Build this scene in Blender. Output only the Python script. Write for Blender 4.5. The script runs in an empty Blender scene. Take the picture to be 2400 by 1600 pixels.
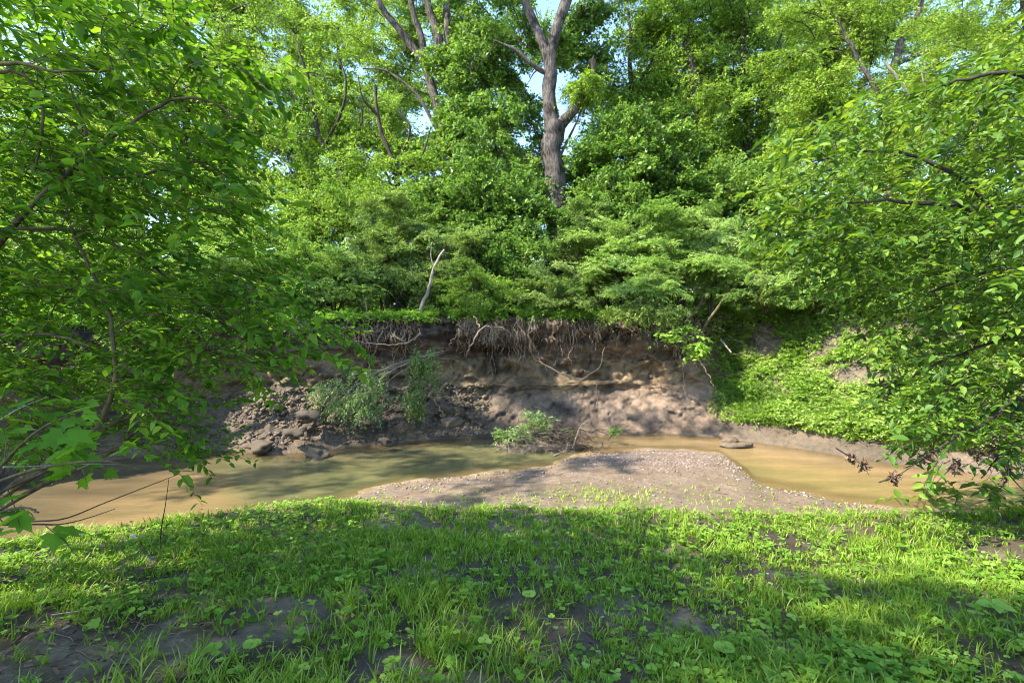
import bpy, bmesh, math
import numpy as np
from mathutils import Vector, Matrix

R = np.random.default_rng(11)
SC = bpy.context.scene
COL = SC.collection

# ------------------------------------------------------------------ camera, sky, sun, exposure
EYE = 2.5
FPX = 1200.0
cam_d = bpy.data.cameras.new('camera')
cam_d.sensor_width = 36.0
cam_d.lens = 18.0
cam_d.clip_end = 3000.0
cam_d.clip_start = 0.05
cam = bpy.data.objects.new('camera', cam_d)
COL.objects.link(cam)
cam.location = (0, 0, EYE)
cam.rotation_euler = (math.pi / 2, 0, 0)
SC.camera = cam

SUN_DIR = Vector((-0.78, -0.33, 0.88)).normalized()      # towards the sun
w = bpy.data.worlds.new('World')
SC.world = w
w.use_nodes = True
nt = w.node_tree
bg = nt.nodes['Background']
sky = nt.nodes.new('ShaderNodeTexSky')
sky.sky_type = 'NISHITA'
sky.sun_disc = False
sky.sun_elevation = math.asin(SUN_DIR.z)
sky.sun_rotation = math.atan2(SUN_DIR.x, SUN_DIR.y)
sky.air_density = 1.0
sky.dust_density = 0.3
sky.ozone_density = 1.2
sky.altitude = 1200
nt.links.new(sky.outputs[0], bg.inputs[0])
bg.inputs[1].default_value = 0.112
sl = bpy.data.lights.new('sun', 'SUN')
sl.energy = 2.5
sl.angle = math.radians(0.55)
sl.color = (1.0, 0.94, 0.83)
so = bpy.data.objects.new('sun', sl)
COL.objects.link(so)
so.rotation_euler = SUN_DIR.to_track_quat('Z', 'Y').to_euler()
so.location = (-20, -20, 40)
SC.view_settings.view_transform = 'Standard'
SC.view_settings.look = 'None'
SC.view_settings.exposure = 2.7
SC.view_settings.gamma = 1.0
SC.view_settings.use_curve_mapping = False
SC.cycles.use_denoising = True
SC.cycles.pixel_filter_type = 'BLACKMAN_HARRIS'
SC.cycles.filter_width = 1.0
SC.cycles.max_bounces = 7
SC.cycles.diffuse_bounces = 4
SC.cycles.glossy_bounces = 2
SC.cycles.transmission_bounces = 5
SC.cycles.transparent_max_bounces = 8
SC.cycles.use_adaptive_sampling = False


# ------------------------------------------------------------------ numpy helpers
def P(px, py, D):
    """point at depth D metres that the photograph shows at pixel (px, py) of 2400 x 1600"""
    px = np.asarray(px, float); py = np.asarray(py, float); D = np.asarray(D, float)
    return np.stack(np.broadcast_arrays((px - 1200) / FPX * D, D, EYE - (py - 800) / FPX * D), -1)


def nrm(a):
    return a / np.maximum(np.linalg.norm(a, axis=-1, keepdims=True), 1e-9)


def _hash(ix, iy, iz, s):
    n = (ix * 374761393 + iy * 668265263 + iz * 2147483647 + s * 974634777) & 0x7fffffff
    n = (n ^ (n >> 13)) * 1274126177 & 0x7fffffff
    n = (n ^ (n >> 16)) & 0xffff
    return n / 32767.5 - 1.0


def vnoise(x, y, z=0.0, s=0):
    x, y, z = np.broadcast_arrays(np.asarray(x, float), np.asarray(y, float), np.asarray(z, float))
    ix, iy, iz = np.floor(x).astype(np.int64), np.floor(y).astype(np.int64), np.floor(z).astype(np.int64)
    fx, fy, fz = x - ix, y - iy, z - iz
    fx, fy, fz = [f * f * (3 - 2 * f) for f in (fx, fy, fz)]
    r = 0
    for dx in (0, 1):
        wx = fx if dx else 1 - fx
        for dy in (0, 1):
            wy = fy if dy else 1 - fy
            for dz in (0, 1):
                wz = fz if dz else 1 - fz
                r = r + wx * wy * wz * _hash(ix + dx, iy + dy, iz + dz, s)
    return r


def fbm(x, y, z=0.0, o=4, s=0):
    r, a = 0, 1.0
    x, y, z = np.asarray(x, float), np.asarray(y, float), np.asarray(z, float)
    for k in range(o):
        r = r + a * vnoise(x, y, z, s + k * 17)
        x, y, z, a = x * 2.03 + 5.1, y * 2.03 + 1.7, z * 2.03 + 9.2, a * 0.5
    return r


def sstep(a, b, x):
    t = np.clip((x - a) / (b - a), 0, 1)
    return t * t * (3 - 2 * t)


def make_mesh(name, V, F, mat=None, tint=None, col=None, alpha=None, smooth=False):
    """V (n,3), F list of (m,k) index arrays"""
    if not isinstance(F, (list, tuple)):
        F = [F]
    F = [np.asarray(f, np.int32) for f in F if len(f)]
    me = bpy.data.meshes.new(name)
    V = np.ascontiguousarray(V, np.float32)
    me.vertices.add(len(V))
    me.vertices.foreach_set('co', V.ravel())
    nl = sum(f.size for f in F)
    npoly = sum(len(f) for f in F)
    me.loops.add(nl)
    me.loops.foreach_set('vertex_index', np.concatenate([f.ravel() for f in F]))
    me.polygons.add(npoly)
    tot = np.concatenate([np.full(len(f), f.shape[1], np.int32) for f in F])
    me.polygons.foreach_set('loop_start', np.concatenate([[0], np.cumsum(tot)[:-1]]).astype(np.int32))
    if smooth:
        me.polygons.foreach_set('use_smooth', np.ones(npoly, bool))
    if tint is not None:
        a = me.attributes.new('tint', 'FLOAT', 'POINT')
        a.data.foreach_set('value', np.ascontiguousarray(tint, np.float32))
    if alpha is not None:
        a = me.attributes.new('cover', 'FLOAT', 'POINT')
        a.data.foreach_set('value', np.ascontiguousarray(alpha, np.float32))
    if col is not None:
        c = np.ones((len(V), 4), np.float32); c[:, :3] = col
        a = me.attributes.new('soil', 'FLOAT_COLOR', 'POINT')
        a.data.foreach_set('color', c.ravel())
    me.update(calc_edges=True)
    if mat is not None:
        me.materials.append(mat)
    return me


def link(name, data, parent=None, **props):
    o = bpy.data.objects.new(name, data)
    COL.objects.link(o)
    if parent is not None:
        o.parent = parent
        if any(abs(c) > 1e-9 for c in parent.location):
            o.matrix_parent_inverse = Matrix.Translation(-Vector(parent.location))
    for k, v in props.items():
        if v:
            o[k] = v
    return o


def thing(name, label, cat, loc, group=None):
    return link_empty(name, loc, label=label, category=cat, group=group)


def link_empty(name, loc, **props):
    o = bpy.data.objects.new(name, None)
    COL.objects.link(o)
    o.location = tuple(float(c) for c in loc)
    o.empty_display_size = 0.2
    for k, v in props.items():
        if v:
            o[k] = v
    return o


def tubesN(Pt, Rd, sides=4):
    """Pt (n,k,3), Rd (n,k) -> V, F quads"""
    Pt = np.asarray(Pt, float); Rd = np.asarray(Rd, float)
    n, k, _ = Pt.shape
    T = nrm(np.gradient(Pt, axis=1))
    ref = np.broadcast_to(np.array([0.31, 0.83, 0.47]), T.shape)
    U = nrm(np.cross(T, ref)); W = np.cross(T, U)
    a = np.arange(sides) * 2 * np.pi / sides
    V = Pt[:, :, None] + Rd[:, :, None, None] * (U[:, :, None] * np.cos(a)[:, None] + W[:, :, None] * np.sin(a)[:, None])
    idx = np.arange(n * k * sides).reshape(n, k, sides)
    a0 = idx[:, :-1]; b0 = idx[:, 1:]
    F = np.stack([a0, np.roll(a0, -1, 2), np.roll(b0, -1, 2), b0], -1).reshape(-1, 4)
    return V.reshape(-1, 3), F


def smooth_path(pts, n=24):
    """Catmull-Rom through pts (any number of columns)"""
    p = np.asarray(pts, float)
    p = np.vstack([2 * p[0] - p[1], p, 2 * p[-1] - p[-2]])
    m = len(p) - 3
    t = np.linspace(0, m - 1e-6, n)
    i = t.astype(int); f = (t - i)[:, None]
    a, b, c, d = p[i], p[i + 1], p[i + 2], p[i + 3]
    return 0.5 * (2 * b + (c - a) * f + (2 * a - 5 * b + 4 * c - d) * f ** 2 + (3 * b - a - 3 * c + d) * f ** 3)


class Geo:
    def __init__(s):
        s.V, s.F, s.T, s.n = [], [], [], 0

    def add(s, V, F, tint=None):
        s.V.append(V); s.F.append(np.asarray(F) + s.n); s.n += len(V)
        s.T.append(np.full(len(V), 0.5) if tint is None else tint)

    def mesh(s, name, mat, smooth=False):
        ks = sorted({f.shape[1] for f in s.F})
        F = [np.concatenate([f for f in s.F if f.shape[1] == k]) for k in ks]
        return make_mesh(name, np.concatenate(s.V), F, mat, tint=np.concatenate(s.T), smooth=smooth)


# leaf templates: (x across, y along, z up), triangles
KITE = (np.array([[0, 0, 0], [.5, .45, .10], [0, 1, -.08], [-.5, .45, .10]]), np.array([[0, 1, 2], [0, 2, 3]]))
OVATE = (np.array([[0, 0, 0], [0, .3, -.02], [0, .66, -.03], [0, 1, -.12],
                   [.46, .30, .07], [.36, .64, .03], [-.46, .30, .07], [-.36, .64, .03], [.25, .08, .02], [-.25, .08, .02]]),
         np.array([[0, 8, 1], [8, 4, 1], [1, 4, 5], [1, 5, 2], [2, 5, 3], [0, 1, 9], [9, 1, 6], [1, 7, 6], [1, 2, 7], [2, 3, 7]]))
OV4 = (np.array([[0, 0, 0], [0, 1, -.08], [.44, .28, .07], [.36, .64, .05], [-.44, .28, .07], [-.36, .64, .05]]),
       np.array([[0, 2, 3], [0, 3, 1], [0, 5, 4], [0, 1, 5]]))
ROUND4 = (np.array([[0, .05, 0], [.42, .2, .05], [.4, .78, .04], [0, .95, -.03], [-.4, .78, .04], [-.42, .2, .05]]),
          np.array([[0, 1, 2], [0, 2, 3], [0, 3, 4], [0, 4, 5]]))
ROUND = (np.array([[0, .08, 0], [.35, .0, .03], [.52, .42, .06], [.3, .85, .03], [0, .95, -.03], [-.3, .85, .03], [-.52, .42, .06], [-.35, .0, .03]]),
         np.array([[0, 1, 2], [0, 2, 3], [0, 3, 4], [0, 4, 5], [0, 5, 6], [0, 6, 7]]))
LOBED = (np.array([[0, 0, 0], [.3, -.08, .02], [.62, .12, .05], [.42, .3, .06], [.55, .62, .02], [.24, .6, .04], [0, 1, -.08],
                   [-.24, .6, .04], [-.55, .62, .02], [-.42, .3, .06], [-.62, .12, .05], [-.3, -.08, .02], [0, .4, -.02]]),
         np.array([[12, 0, 1], [12, 1, 2], [12, 2, 3], [12, 3, 4], [12, 4, 5], [12, 5, 6], [12, 6, 7], [12, 7, 8], [12, 8, 9], [12, 9, 10], [12, 10, 11], [12, 11, 0]]))
BLADE = (np.array([[-.5, 0, 0], [.5, 0, 0], [.45, .5, .10], [-.45, .5, .10], [.28, .82, .30], [-.28, .82, .30], [0, 1, .58]]),
         np.array([[0, 1, 2], [0, 2, 3], [3, 2, 4], [3, 4, 5], [5, 4, 6]]))
BLADE2 = (np.array([[-.5, 0, 0], [.5, 0, 0], [.42, .6, .16], [-.42, .6, .16], [0, 1, .5]]),
          np.array([[0, 1, 2], [0, 2, 3], [3, 2, 4]]))


def stamp(tm, B, A, N, L, W, tint):
    tv, tf = tm
    A = nrm(A); N = nrm(N - A * (N * A).sum(-1, keepdims=True)); S = np.cross(A, N)
    L = np.broadcast_to(L, (len(B),)); W = np.broadcast_to(W, (len(B),))
    V = (B[:, None] + S[:, None] * (W[:, None] * tv[:, 0])[..., None] + A[:, None] * (L[:, None] * tv[:, 1])[..., None]
         + N[:, None] * (L[:, None] * tv[:, 2])[..., None])
    F = tf[None] + (np.arange(len(B)) * len(tv))[:, None, None]
    return V.reshape(-1, 3), F.reshape(-1, 3), np.repeat(tint, len(tv))


def sprays(C, D, ln, pairs, leaf, ratio=0.5, droop=0.15, jit=0.3, spread=0.9, tint=None, tsd=0.2, lsd=0.25, alive=1.0, nup=1.0):
    """leafy twigs: start C (n,3), direction D, length ln -> leaf arrays (B,A,N,L,W,tint) and twig paths"""
    n = len(C)
    D = nrm(D)
    ln = np.broadcast_to(ln, (n,))
    up = np.array([0, 0, 1.0])
    t = (np.arange(pairs) + 0.6) / pairs
    pos = C[:, None] + D[:, None] * (ln[:, None] * t)[..., None] - up * (ln[:, None] * droop * t ** 2)[..., None]
    Dt = nrm(D[:, None] - up * (2 * droop * t)[None, :, None])
    side = nrm(np.cross(Dt, up + R.normal(0, .25, (n, 1, 3))))
    B, A = [], []
    for sg in (1, -1):
        B.append(pos + R.normal(0, 1, pos.shape) * (ln * 0.02)[:, None, None])
        A.append(nrm(Dt * (0.55 + R.uniform(-.2, .3, (n, pairs, 1))) + sg * side * spread + R.normal(0, jit, pos.shape) - up * 0.12))
    B = np.concatenate(B, 1).reshape(-1, 3); A = np.concatenate(A, 1).reshape(-1, 3)
    N = np.array([0, 0, nup]) + R.normal(0, jit * 1.3, B.shape)
    tt = np.full(n, 0.5) if tint is None else tint
    T = np.clip(np.repeat(tt, 2 * pairs) + R.normal(0, tsd, len(B)), 0, 1)
    L = leaf * np.clip(R.normal(1, lsd, len(B)), .45, 1.6) * np.tile(np.tile(1.05 - 0.35 * np.abs(t - .45), 2), n)
    if alive < 1:
        k = R.random(len(B)) < alive
        B, A, N, L, T = B[k], A[k], N[k], L[k], T[k]
    tw = np.stack([C, C + D * (ln * .5)[:, None] - up * (ln * droop * .25)[:, None], C + D * ln[:, None] - up * (ln * droop)[:, None]], 1)
    return (B, A, N, L, L * ratio * R.uniform(.85, 1.15, len(L)), T), tw


def ellipsoid_tips(blobs):
    out = []
    for c, r, n in blobs:
        d = nrm(R.normal(0, 1, (n, 3)))
        out.append(np.asarray(c) + d * (1.28 * R.random((n, 1)) ** 0.5) * np.asarray(r))
    return np.concatenate(out)


def attach(stems, tips, wig=0.06, k=7, rmul=1.0, sag=0.10):
    """connect tips to the nearest wood; stems = list of (path (m,3), radii (m))"""
    npts = np.concatenate([s[0] for s in stems]); nr = np.concatenate([s[1] for s in stems])
    dd = np.array([np.min(np.linalg.norm(npts - t, axis=1)) for t in tips])
    N = np.zeros((len(npts) + len(tips) * k, 3)); NR = np.zeros(len(N))
    m = len(npts); N[:m] = npts; NR[:m] = nr
    PP, RR = [], []
    ts = np.linspace(0, 1, k)[:, None]
    for i in np.argsort(dd):
        tp = tips[i]
        v = tp - N[:m]
        d = np.linalg.norm(v, axis=1)
        cost = d * (1 + 0.8 * np.clip(-v[:, 2] / (d + 1e-6), 0, 1)) + 0.15 * (NR[:m] < 0.008)
        j = int(np.argmin(cost)); a = N[j]; L = d[j]
        c = a + (tp - a) * 0.45 + np.array([0, 0, sag * L]) + R.normal(0, wig * L, 3)
        p = (1 - ts) ** 2 * a + 2 * ts * (1 - ts) * c + ts ** 2 * tp
        p[1:-1] += R.normal(0, wig * 0.25 * L, (k - 2, 3))
        r0 = min(NR[j] * 0.75, (0.006 + 0.017 * L) * rmul)
        rr = np.linspace(max(r0, .003), 0.0035 * rmul, k)
        PP.append(p); RR.append(rr)
        N[m:m + k - 1] = p[1:]; NR[m:m + k - 1] = rr[1:]; m += k - 1
    return np.array(PP), np.array(RR)


# ------------------------------------------------------------------ materials
def mat_new(name):
    m = bpy.data.materials.new(name); m.use_nodes = True
    nt = m.node_tree; nt.nodes.clear()
    out = nt.nodes.new('ShaderNodeOutputMaterial')
    return m, nt, out


def N_(nt, t, **kw):
    n = nt.nodes.new(t)
    for k, v in kw.items():
        setattr(n, k, v)
    return n


def ramp(nt, stops):
    r = nt.nodes.new('ShaderNodeValToRGB')
    el = r.color_ramp.elements
    el[0].position, el[0].color = stops[0][0], (*stops[0][1], 1)
    el[1].position, el[1].color = stops[-1][0], (*stops[-1][1], 1)
    for p, c in stops[1:-1]:
        e = el.new(p); e.color = (*c, 1)
    return r


def leaf_mat(name, dark, mid, light, trans=0.45, rough=0.42, gl=0.5, tboost=(1.5, 1.7, 0.8), vary=.0):
    m, nt, out = mat_new(name)
    at = N_(nt, 'ShaderNodeAttribute', attribute_name='tint')
    rp = ramp(nt, [(0.08, dark), (0.5, mid), (0.92, light)])
    oi = N_(nt, 'ShaderNodeObjectInfo')
    ma = N_(nt, 'ShaderNodeMath', operation='MULTIPLY_ADD'); ma.inputs[1].default_value = vary; 
    nt.links.new(oi.outputs['Random'], ma.inputs[0])
    sb = N_(nt, 'ShaderNodeMath', operation='SUBTRACT'); sb.inputs[1].default_value = vary * .5
    nt.links.new(at.outputs['Fac'], sb.inputs[0]); nt.links.new(sb.outputs[0], ma.inputs[2])
    nt.links.new(ma.outputs[0], rp.inputs[0])
    pb = N_(nt, 'ShaderNodeBsdfPrincipled')
    pb.inputs['Roughness'].default_value = rough
    pb.inputs['Specular IOR Level'].default_value = gl
    nt.links.new(rp.outputs[0], pb.inputs['Base Color'])
    tr = N_(nt, 'ShaderNodeBsdfTranslucent')
    mu = N_(nt, 'ShaderNodeMix', data_type='RGBA', blend_type='MULTIPLY')
    mu.inputs[0].default_value = 1
    mu.inputs[7].default_value = (*tboost, 1)
    nt.links.new(rp.outputs[0], mu.inputs[6])
    nt.links.new(mu.outputs[2], tr.inputs[0])
    mx = N_(nt, 'ShaderNodeMixShader')
    mx.inputs[0].default_value = trans
    nt.links.new(pb.outputs[0], mx.inputs[1]); nt.links.new(tr.outputs[0], mx.inputs[2])
    nt.links.new(mx.outputs[0], out.inputs[0])
    return m


def bark_mat(name, c1, c2, scale=9.0, bump=0.6, stretch=0.25):
    m, nt, out = mat_new(name)
    tc = N_(nt, 'ShaderNodeTexCoord')
    mp = N_(nt, 'ShaderNodeMapping'); mp.inputs['Scale'].default_value = (1, 1, stretch)
    nt.links.new(tc.outputs['Object'], mp.inputs[0])
    n1 = N_(nt, 'ShaderNodeTexNoise'); n1.inputs['Scale'].default_value = scale; n1.inputs['Detail'].default_value = 8
    n1.inputs['Roughness'].default_value = 0.7
    nt.links.new(mp.outputs[0], n1.inputs['Vector'])
    n2 = N_(nt, 'ShaderNodeTexNoise'); n2.inputs['Scale'].default_value = 2.6; n2.inputs['Detail'].default_value = 5
    nt.links.new(tc.outputs['Object'], n2.inputs['Vector'])
    rp = ramp(nt, [(0.40, c1), (0.60, c2)])
    ad = N_(nt, 'ShaderNodeMix', data_type='FLOAT'); ad.inputs[0].default_value = 0.4
    nt.links.new(n1.outputs[0], ad.inputs[2]); nt.links.new(n2.outputs[0], ad.inputs[3])
    nt.links.new(ad.outputs[0], rp.inputs[0])
    pb = N_(nt, 'ShaderNodeBsdfPrincipled'); pb.inputs['Roughness'].default_value = 0.85
    pb.inputs['Specular IOR Level'].default_value = 0.25
    nt.links.new(rp.outputs[0], pb.inputs['Base Color'])
    bp = N_(nt, 'ShaderNodeBump'); bp.inputs['Strength'].default_value = bump; bp.inputs['Distance'].default_value = 0.12
    nt.links.new(n1.outputs[0], bp.inputs['Height']); nt.links.new(bp.outputs[0], pb.inputs['Normal'])
    nt.links.new(pb.outputs[0], out.inputs[0])
    return m


def soil_mat(name, rough=(0.55, 0.95), bump=0.5, bscale=18.0, fine=60.0, col=None, dist=0.03):
    m, nt, out = mat_new(name)
    tc = N_(nt, 'ShaderNodeTexCoord')
    n1 = N_(nt, 'ShaderNodeTexNoise'); n1.inputs['Scale'].default_value = bscale; n1.inputs['Detail'].default_value = 9
    n1.inputs['Roughness'].default_value = 0.68
    n2 = N_(nt, 'ShaderNodeTexNoise'); n2.inputs['Scale'].default_value = fine; n2.inputs['Detail'].default_value = 5
    n3 = N_(nt, 'ShaderNodeTexNoise'); n3.inputs['Scale'].default_value = 2.1; n3.inputs['Detail'].default_value = 5
    for n in (n1, n2, n3):
        nt.links.new(tc.outputs['Object'], n.inputs['Vector'])
    r1 = ramp(nt, [(0.36, (.42, .41, .40)), (0.5, (.95, .94, .92)), (0.66, (1.5, 1.47, 1.40))])
    cm = N_(nt, 'ShaderNodeMix', data_type='FLOAT'); cm.inputs[0].default_value = 0.4
    nt.links.new(n1.outputs[0], cm.inputs[2]); nt.links.new(n2.outputs[0], cm.inputs[3]); nt.links.new(cm.outputs[0], r1.inputs[0])
    mu = N_(nt, 'ShaderNodeMix', data_type='RGBA', blend_type='MULTIPLY'); mu.inputs[0].default_value = 0.85
    if col is None:
        at = N_(nt, 'ShaderNodeAttribute', attribute_name='soil')
        nt.links.new(at.outputs['Color'], mu.inputs[6])
    else:
        mu.inputs[6].default_value = (*col, 1)
    nt.links.new(r1.outputs[0], mu.inputs[7])
    pb = N_(nt, 'ShaderNodeBsdfPrincipled')
    nt.links.new(mu.outputs[2], pb.inputs['Base Color'])
    mr = N_(nt, 'ShaderNodeMapRange'); mr.inputs[1].default_value = 0.35; mr.inputs[2].default_value = 0.65
    mr.inputs[3].default_value, mr.inputs[4].default_value = rough
    nt.links.new(n3.outputs[0], mr.inputs[0]); nt.links.new(mr.outputs[0], pb.inputs['Roughness'])
    ad = N_(nt, 'ShaderNodeMix', data_type='FLOAT'); ad.inputs[0].default_value = 0.3
    nt.links.new(n1.outputs[0], ad.inputs[2]); nt.links.new(n2.outputs[0], ad.inputs[3])
    bp = N_(nt, 'ShaderNodeBump'); bp.inputs['Strength'].default_value = bump; bp.inputs['Distance'].default_value = dist
    nt.links.new(ad.outputs[0], bp.inputs['Height']); nt.links.new(bp.outputs[0], pb.inputs['Normal'])
    nt.links.new(pb.outputs[0], out.inputs[0])
    return m


def tint_mat(name, stops, rough=0.8):
    m, nt, out = mat_new(name)
    at = N_(nt, 'ShaderNodeAttribute', attribute_name='tint')
    rp = ramp(nt, stops)
    nt.links.new(at.outputs['Fac'], rp.inputs[0])
    pb = N_(nt, 'ShaderNodeBsdfPrincipled'); pb.inputs['Roughness'].default_value = rough
    nt.links.new(rp.outputs[0], pb.inputs['Base Color'])
    nt.links.new(pb.outputs[0], out.inputs[0])
    return m


M_leaf_maple = leaf_mat('maple_leaf', (.048, .115, .018), (.105, .205, .030), (.21, .32, .060), trans=.44, gl=.3, tboost=(1.6, 1.5, .7))
M_leaf_bright = leaf_mat('spring_leaf', (.070, .150, .018), (.160, .28, .032), (.30, .41, .070), trans=.48, gl=.25, tboost=(1.6, 1.55, .8))
M_leaf_yellow = leaf_mat('yellow_green_leaf', (.085, .165, .018), (.195, .305, .034), (.34, .43, .080), trans=.48, gl=.25, tboost=(1.55, 1.55, .8))
M_leaf_shrub = leaf_mat('honeysuckle_leaf', (.06, .13, .022), (.14, .235, .042), (.32, .40, .13), trans=.42, gl=.35, tboost=(1.6, 1.5, .8))
M_leaf_pale = leaf_mat('pale_shrub_leaf', (.09, .165, .028), (.20, .31, .060), (.42, .50, .17), trans=.42, gl=.3)
for _m in (M_leaf_maple, M_leaf_bright, M_leaf_yellow, M_leaf_shrub, M_leaf_pale):
    _q = [n for n in _m.node_tree.nodes if n.type == 'MATH']
    _q[0].inputs[1].default_value = .36; _q[1].inputs[1].default_value = .18
M_leaf_near = leaf_mat('near_leaf', (.040, .115, .010), (.092, .21, .016), (.19, .33, .030), trans=.52, gl=.2, rough=.5, tboost=(1.6, 1.5, .6))
M_leaf_right = leaf_mat('boxelder_leaf', (.032, .085, .012), (.085, .18, .020), (.19, .29, .035), trans=.45, gl=.3, rough=.48, tboost=(1.7, 1.5, .5))
M_leaf_lobed = leaf_mat('vine_leaf', (.055, .15, .012), (.10, .235, .020), (.16, .32, .03), trans=.5, gl=.12, rough=.6, tboost=(1.6, 1.5, .6))
M_grass = leaf_mat('grass_blade', (.09, .16, .014), (.20, .30, .026), (.42, .46, .15), trans=.40, gl=.12, rough=.6)
M_weed = leaf_mat('weed_leaf', (.07, .17, .018), (.16, .29, .030), (.27, .40, .070), trans=.38, gl=.12, rough=.6)
M_cover = leaf_mat('ground_cover_leaf', (.09, .17, .02), (.19, .30, .035), (.34, .42, .11), trans=.40, gl=.2)
M_dead = tint_mat('dead_leaf', [(0, (.03, .018, .012)), (.5, (.10, .055, .03)), (1, (.24, .15, .08))], .8)
M_bark_grey = bark_mat('grey_bark', (.018, .014, .011), (.17, .14, .115), 14, 1.0)
M_bark_brown = bark_mat('rough_brown_bark', (.040, .028, .020), (.19, .145, .105), 10, 1.0)
M_bark_dark = bark_mat('dark_branch_bark', (.018, .014, .010), (.075, .058, .042), 14, .5)
M_bark_olive = bark_mat('olive_stem_bark', (.035, .028, .012), (.13, .105, .045), 16, .4)
M_bark_pale = bark_mat('pale_dead_wood', (.13, .11, .08), (.34, .29, .23), 16, .5)
M_root = bark_mat('root_bark', (.060, .038, .023), (.36, .26, .17), 20, .5, 1.0)
M_soil = soil_mat('ground_soil', (0.35, .85), .7, 14, 70)
M_bank = soil_mat('bank_clay', (0.5, .95), .9, 9, 45, dist=.09)
M_floor = soil_mat('forest_soil', (0.8, 1), .5, 6, 30, col=(.06, .045, .03))
M_clod = soil_mat('clod_clay', (0.45, .9), 1.0, 10, 40, col=(.135, .098, .058), dist=.05)
M_pebble = tint_mat('pebble', [(0, (.05, .038, .03)), (.35, (.15, .10, .072)), (.7, (.22, .16, .12)), (1, (.38, .31, .26))], .75)


def water_mat():
    m, nt, out = mat_new('creek_water')
    at = N_(nt, 'ShaderNodeAttribute', attribute_name='soil')
    al = N_(nt, 'ShaderNodeAttribute', attribute_name='cover')
    tc = N_(nt, 'ShaderNodeTexCoord')
    n1 = N_(nt, 'ShaderNodeTexNoise'); n1.inputs['Scale'].default_value = 10; n1.inputs['Detail'].default_value = 4
    n2 = N_(nt, 'ShaderNodeTexNoise'); n2.inputs['Scale'].default_value = 1.2; n2.inputs['Detail'].default_value = 5
    mp = N_(nt, 'ShaderNodeMapping'); mp.inputs['Scale'].default_value = (.55, 1.6, 1); mp.inputs['Rotation'].default_value = (0, 0, .15)
    nt.links.new(tc.outputs['Object'], mp.inputs[0])
    nt.links.new(mp.outputs[0], n1.inputs['Vector']); nt.links.new(mp.outputs[0], n2.inputs['Vector'])
    r1 = ramp(nt, [(0.33, (.72, .76, .72)), (0.68, (1.22, 1.18, 1.1))])
    nt.links.new(n2.outputs[0], r1.inputs[0])
    mu = N_(nt, 'ShaderNodeMix', data_type='RGBA', blend_type='MULTIPLY'); mu.inputs[0].default_value = 1
    nt.links.new(at.outputs['Color'], mu.inputs[6]); nt.links.new(r1.outputs[0], mu.inputs[7])
    pb = N_(nt, 'ShaderNodeBsdfPrincipled')
    pb.inputs['Roughness'].default_value = 0.06
    pb.inputs['IOR'].default_value = 1.33
    nt.links.new(mu.outputs[2], pb.inputs['Base Color'])
    bp = N_(nt, 'ShaderNodeBump'); bp.inputs['Strength'].default_value = 0.30; bp.inputs['Distance'].default_value = 0.02
    nt.links.new(n1.outputs[0], bp.inputs['Height']); nt.links.new(bp.outputs[0], pb.inputs['Normal'])
    tr = N_(nt, 'ShaderNodeBsdfTransparent'); tr.inputs[0].default_value = (.92, .88, .76, 1)
    mx = N_(nt, 'ShaderNodeMixShader')
    nt.links.new(al.outputs['Fac'], mx.inputs[0])
    nt.links.new(tr.outputs[0], mx.inputs[1]); nt.links.new(pb.outputs[0], mx.inputs[2])
    nt.links.new(mx.outputs[0], out.inputs[0])
    return m


M_water = water_mat()

# ------------------------------------------------------------------ plan of the creek, in polar coordinates about O
OY = -3.0


def polar(pts):
    p = np.asarray(pts, float)
    th = np.arctan2(p[:, 0], p[:, 1] - OY); r = np.hypot(p[:, 0], p[:, 1] - OY)
    o = np.argsort(th)
    return th[o], r[o]


def wl(pts, z=0.0):
    return [((px - 1200) / (py - 800) * (EYE - z), FPX * (EYE - z) / (py - 800)) for px, py in pts]


near_xy = [(-35, -14), (-16, -4), (-9, 2)] + wl([(-200, 1330), (60, 1318), (400, 1258), (600, 1222), (760, 1190), (850, 1160), (930, 1138), (1080, 1120), (1200, 1108), (1290, 1097),
          (1330, 1078), (1400, 1062), (1480, 1057), (1600, 1056), (1690, 1066), (1740, 1100), (1780, 1136), (1900, 1160), (2000, 1182), (2100, 1198),
          (2300, 1212), (2600, 1238)]) + [(11, 4), (20, -3), (38, -12)]
lip_xy = [(-33, -15), (-14, -5), (-8, 1)] + wl([(-300, 1335), (0, 1280), (400, 1218), (600, 1188), (760, 1176), (900, 1180), (1050, 1196), (1200, 1197),
          (1500, 1194), (1800, 1208), (2100, 1216), (2250, 1205), (2400, 1196), (2700, 1200)], .45) + [(10.5, 1.5), (19, -5), (37, -14)]
far_xy = [(-40, -9), (-20, -1), (-12, 5)] + wl([(-100, 1180), (100, 1125), (250, 1080), (400, 1062), (520, 1056), (640, 1066), (750, 1056), (900, 1041), (1050, 1028), (1150, 1026),
          (1330, 1022), (1450, 1018), (1600, 1018), (1700, 1028), (1760, 1035), (1900, 1055), (2000, 1073), (2200, 1100), (2400, 1120), (2700, 1150)]) + [(14.5, 6), (24, 0), (42, -8)]


def interp_polar(xy):
    th, r = polar(xy)
    th = np.concatenate([[-3.2, -2.4], th, [2.4, 3.2]]); r = np.concatenate([[500, 300], r, [300, 500]])
    return lambda t: np.interp(t, th, r)


Rn, Rl, Rf = interp_polar(near_xy), interp_polar(lip_xy), interp_polar(far_xy)


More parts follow.
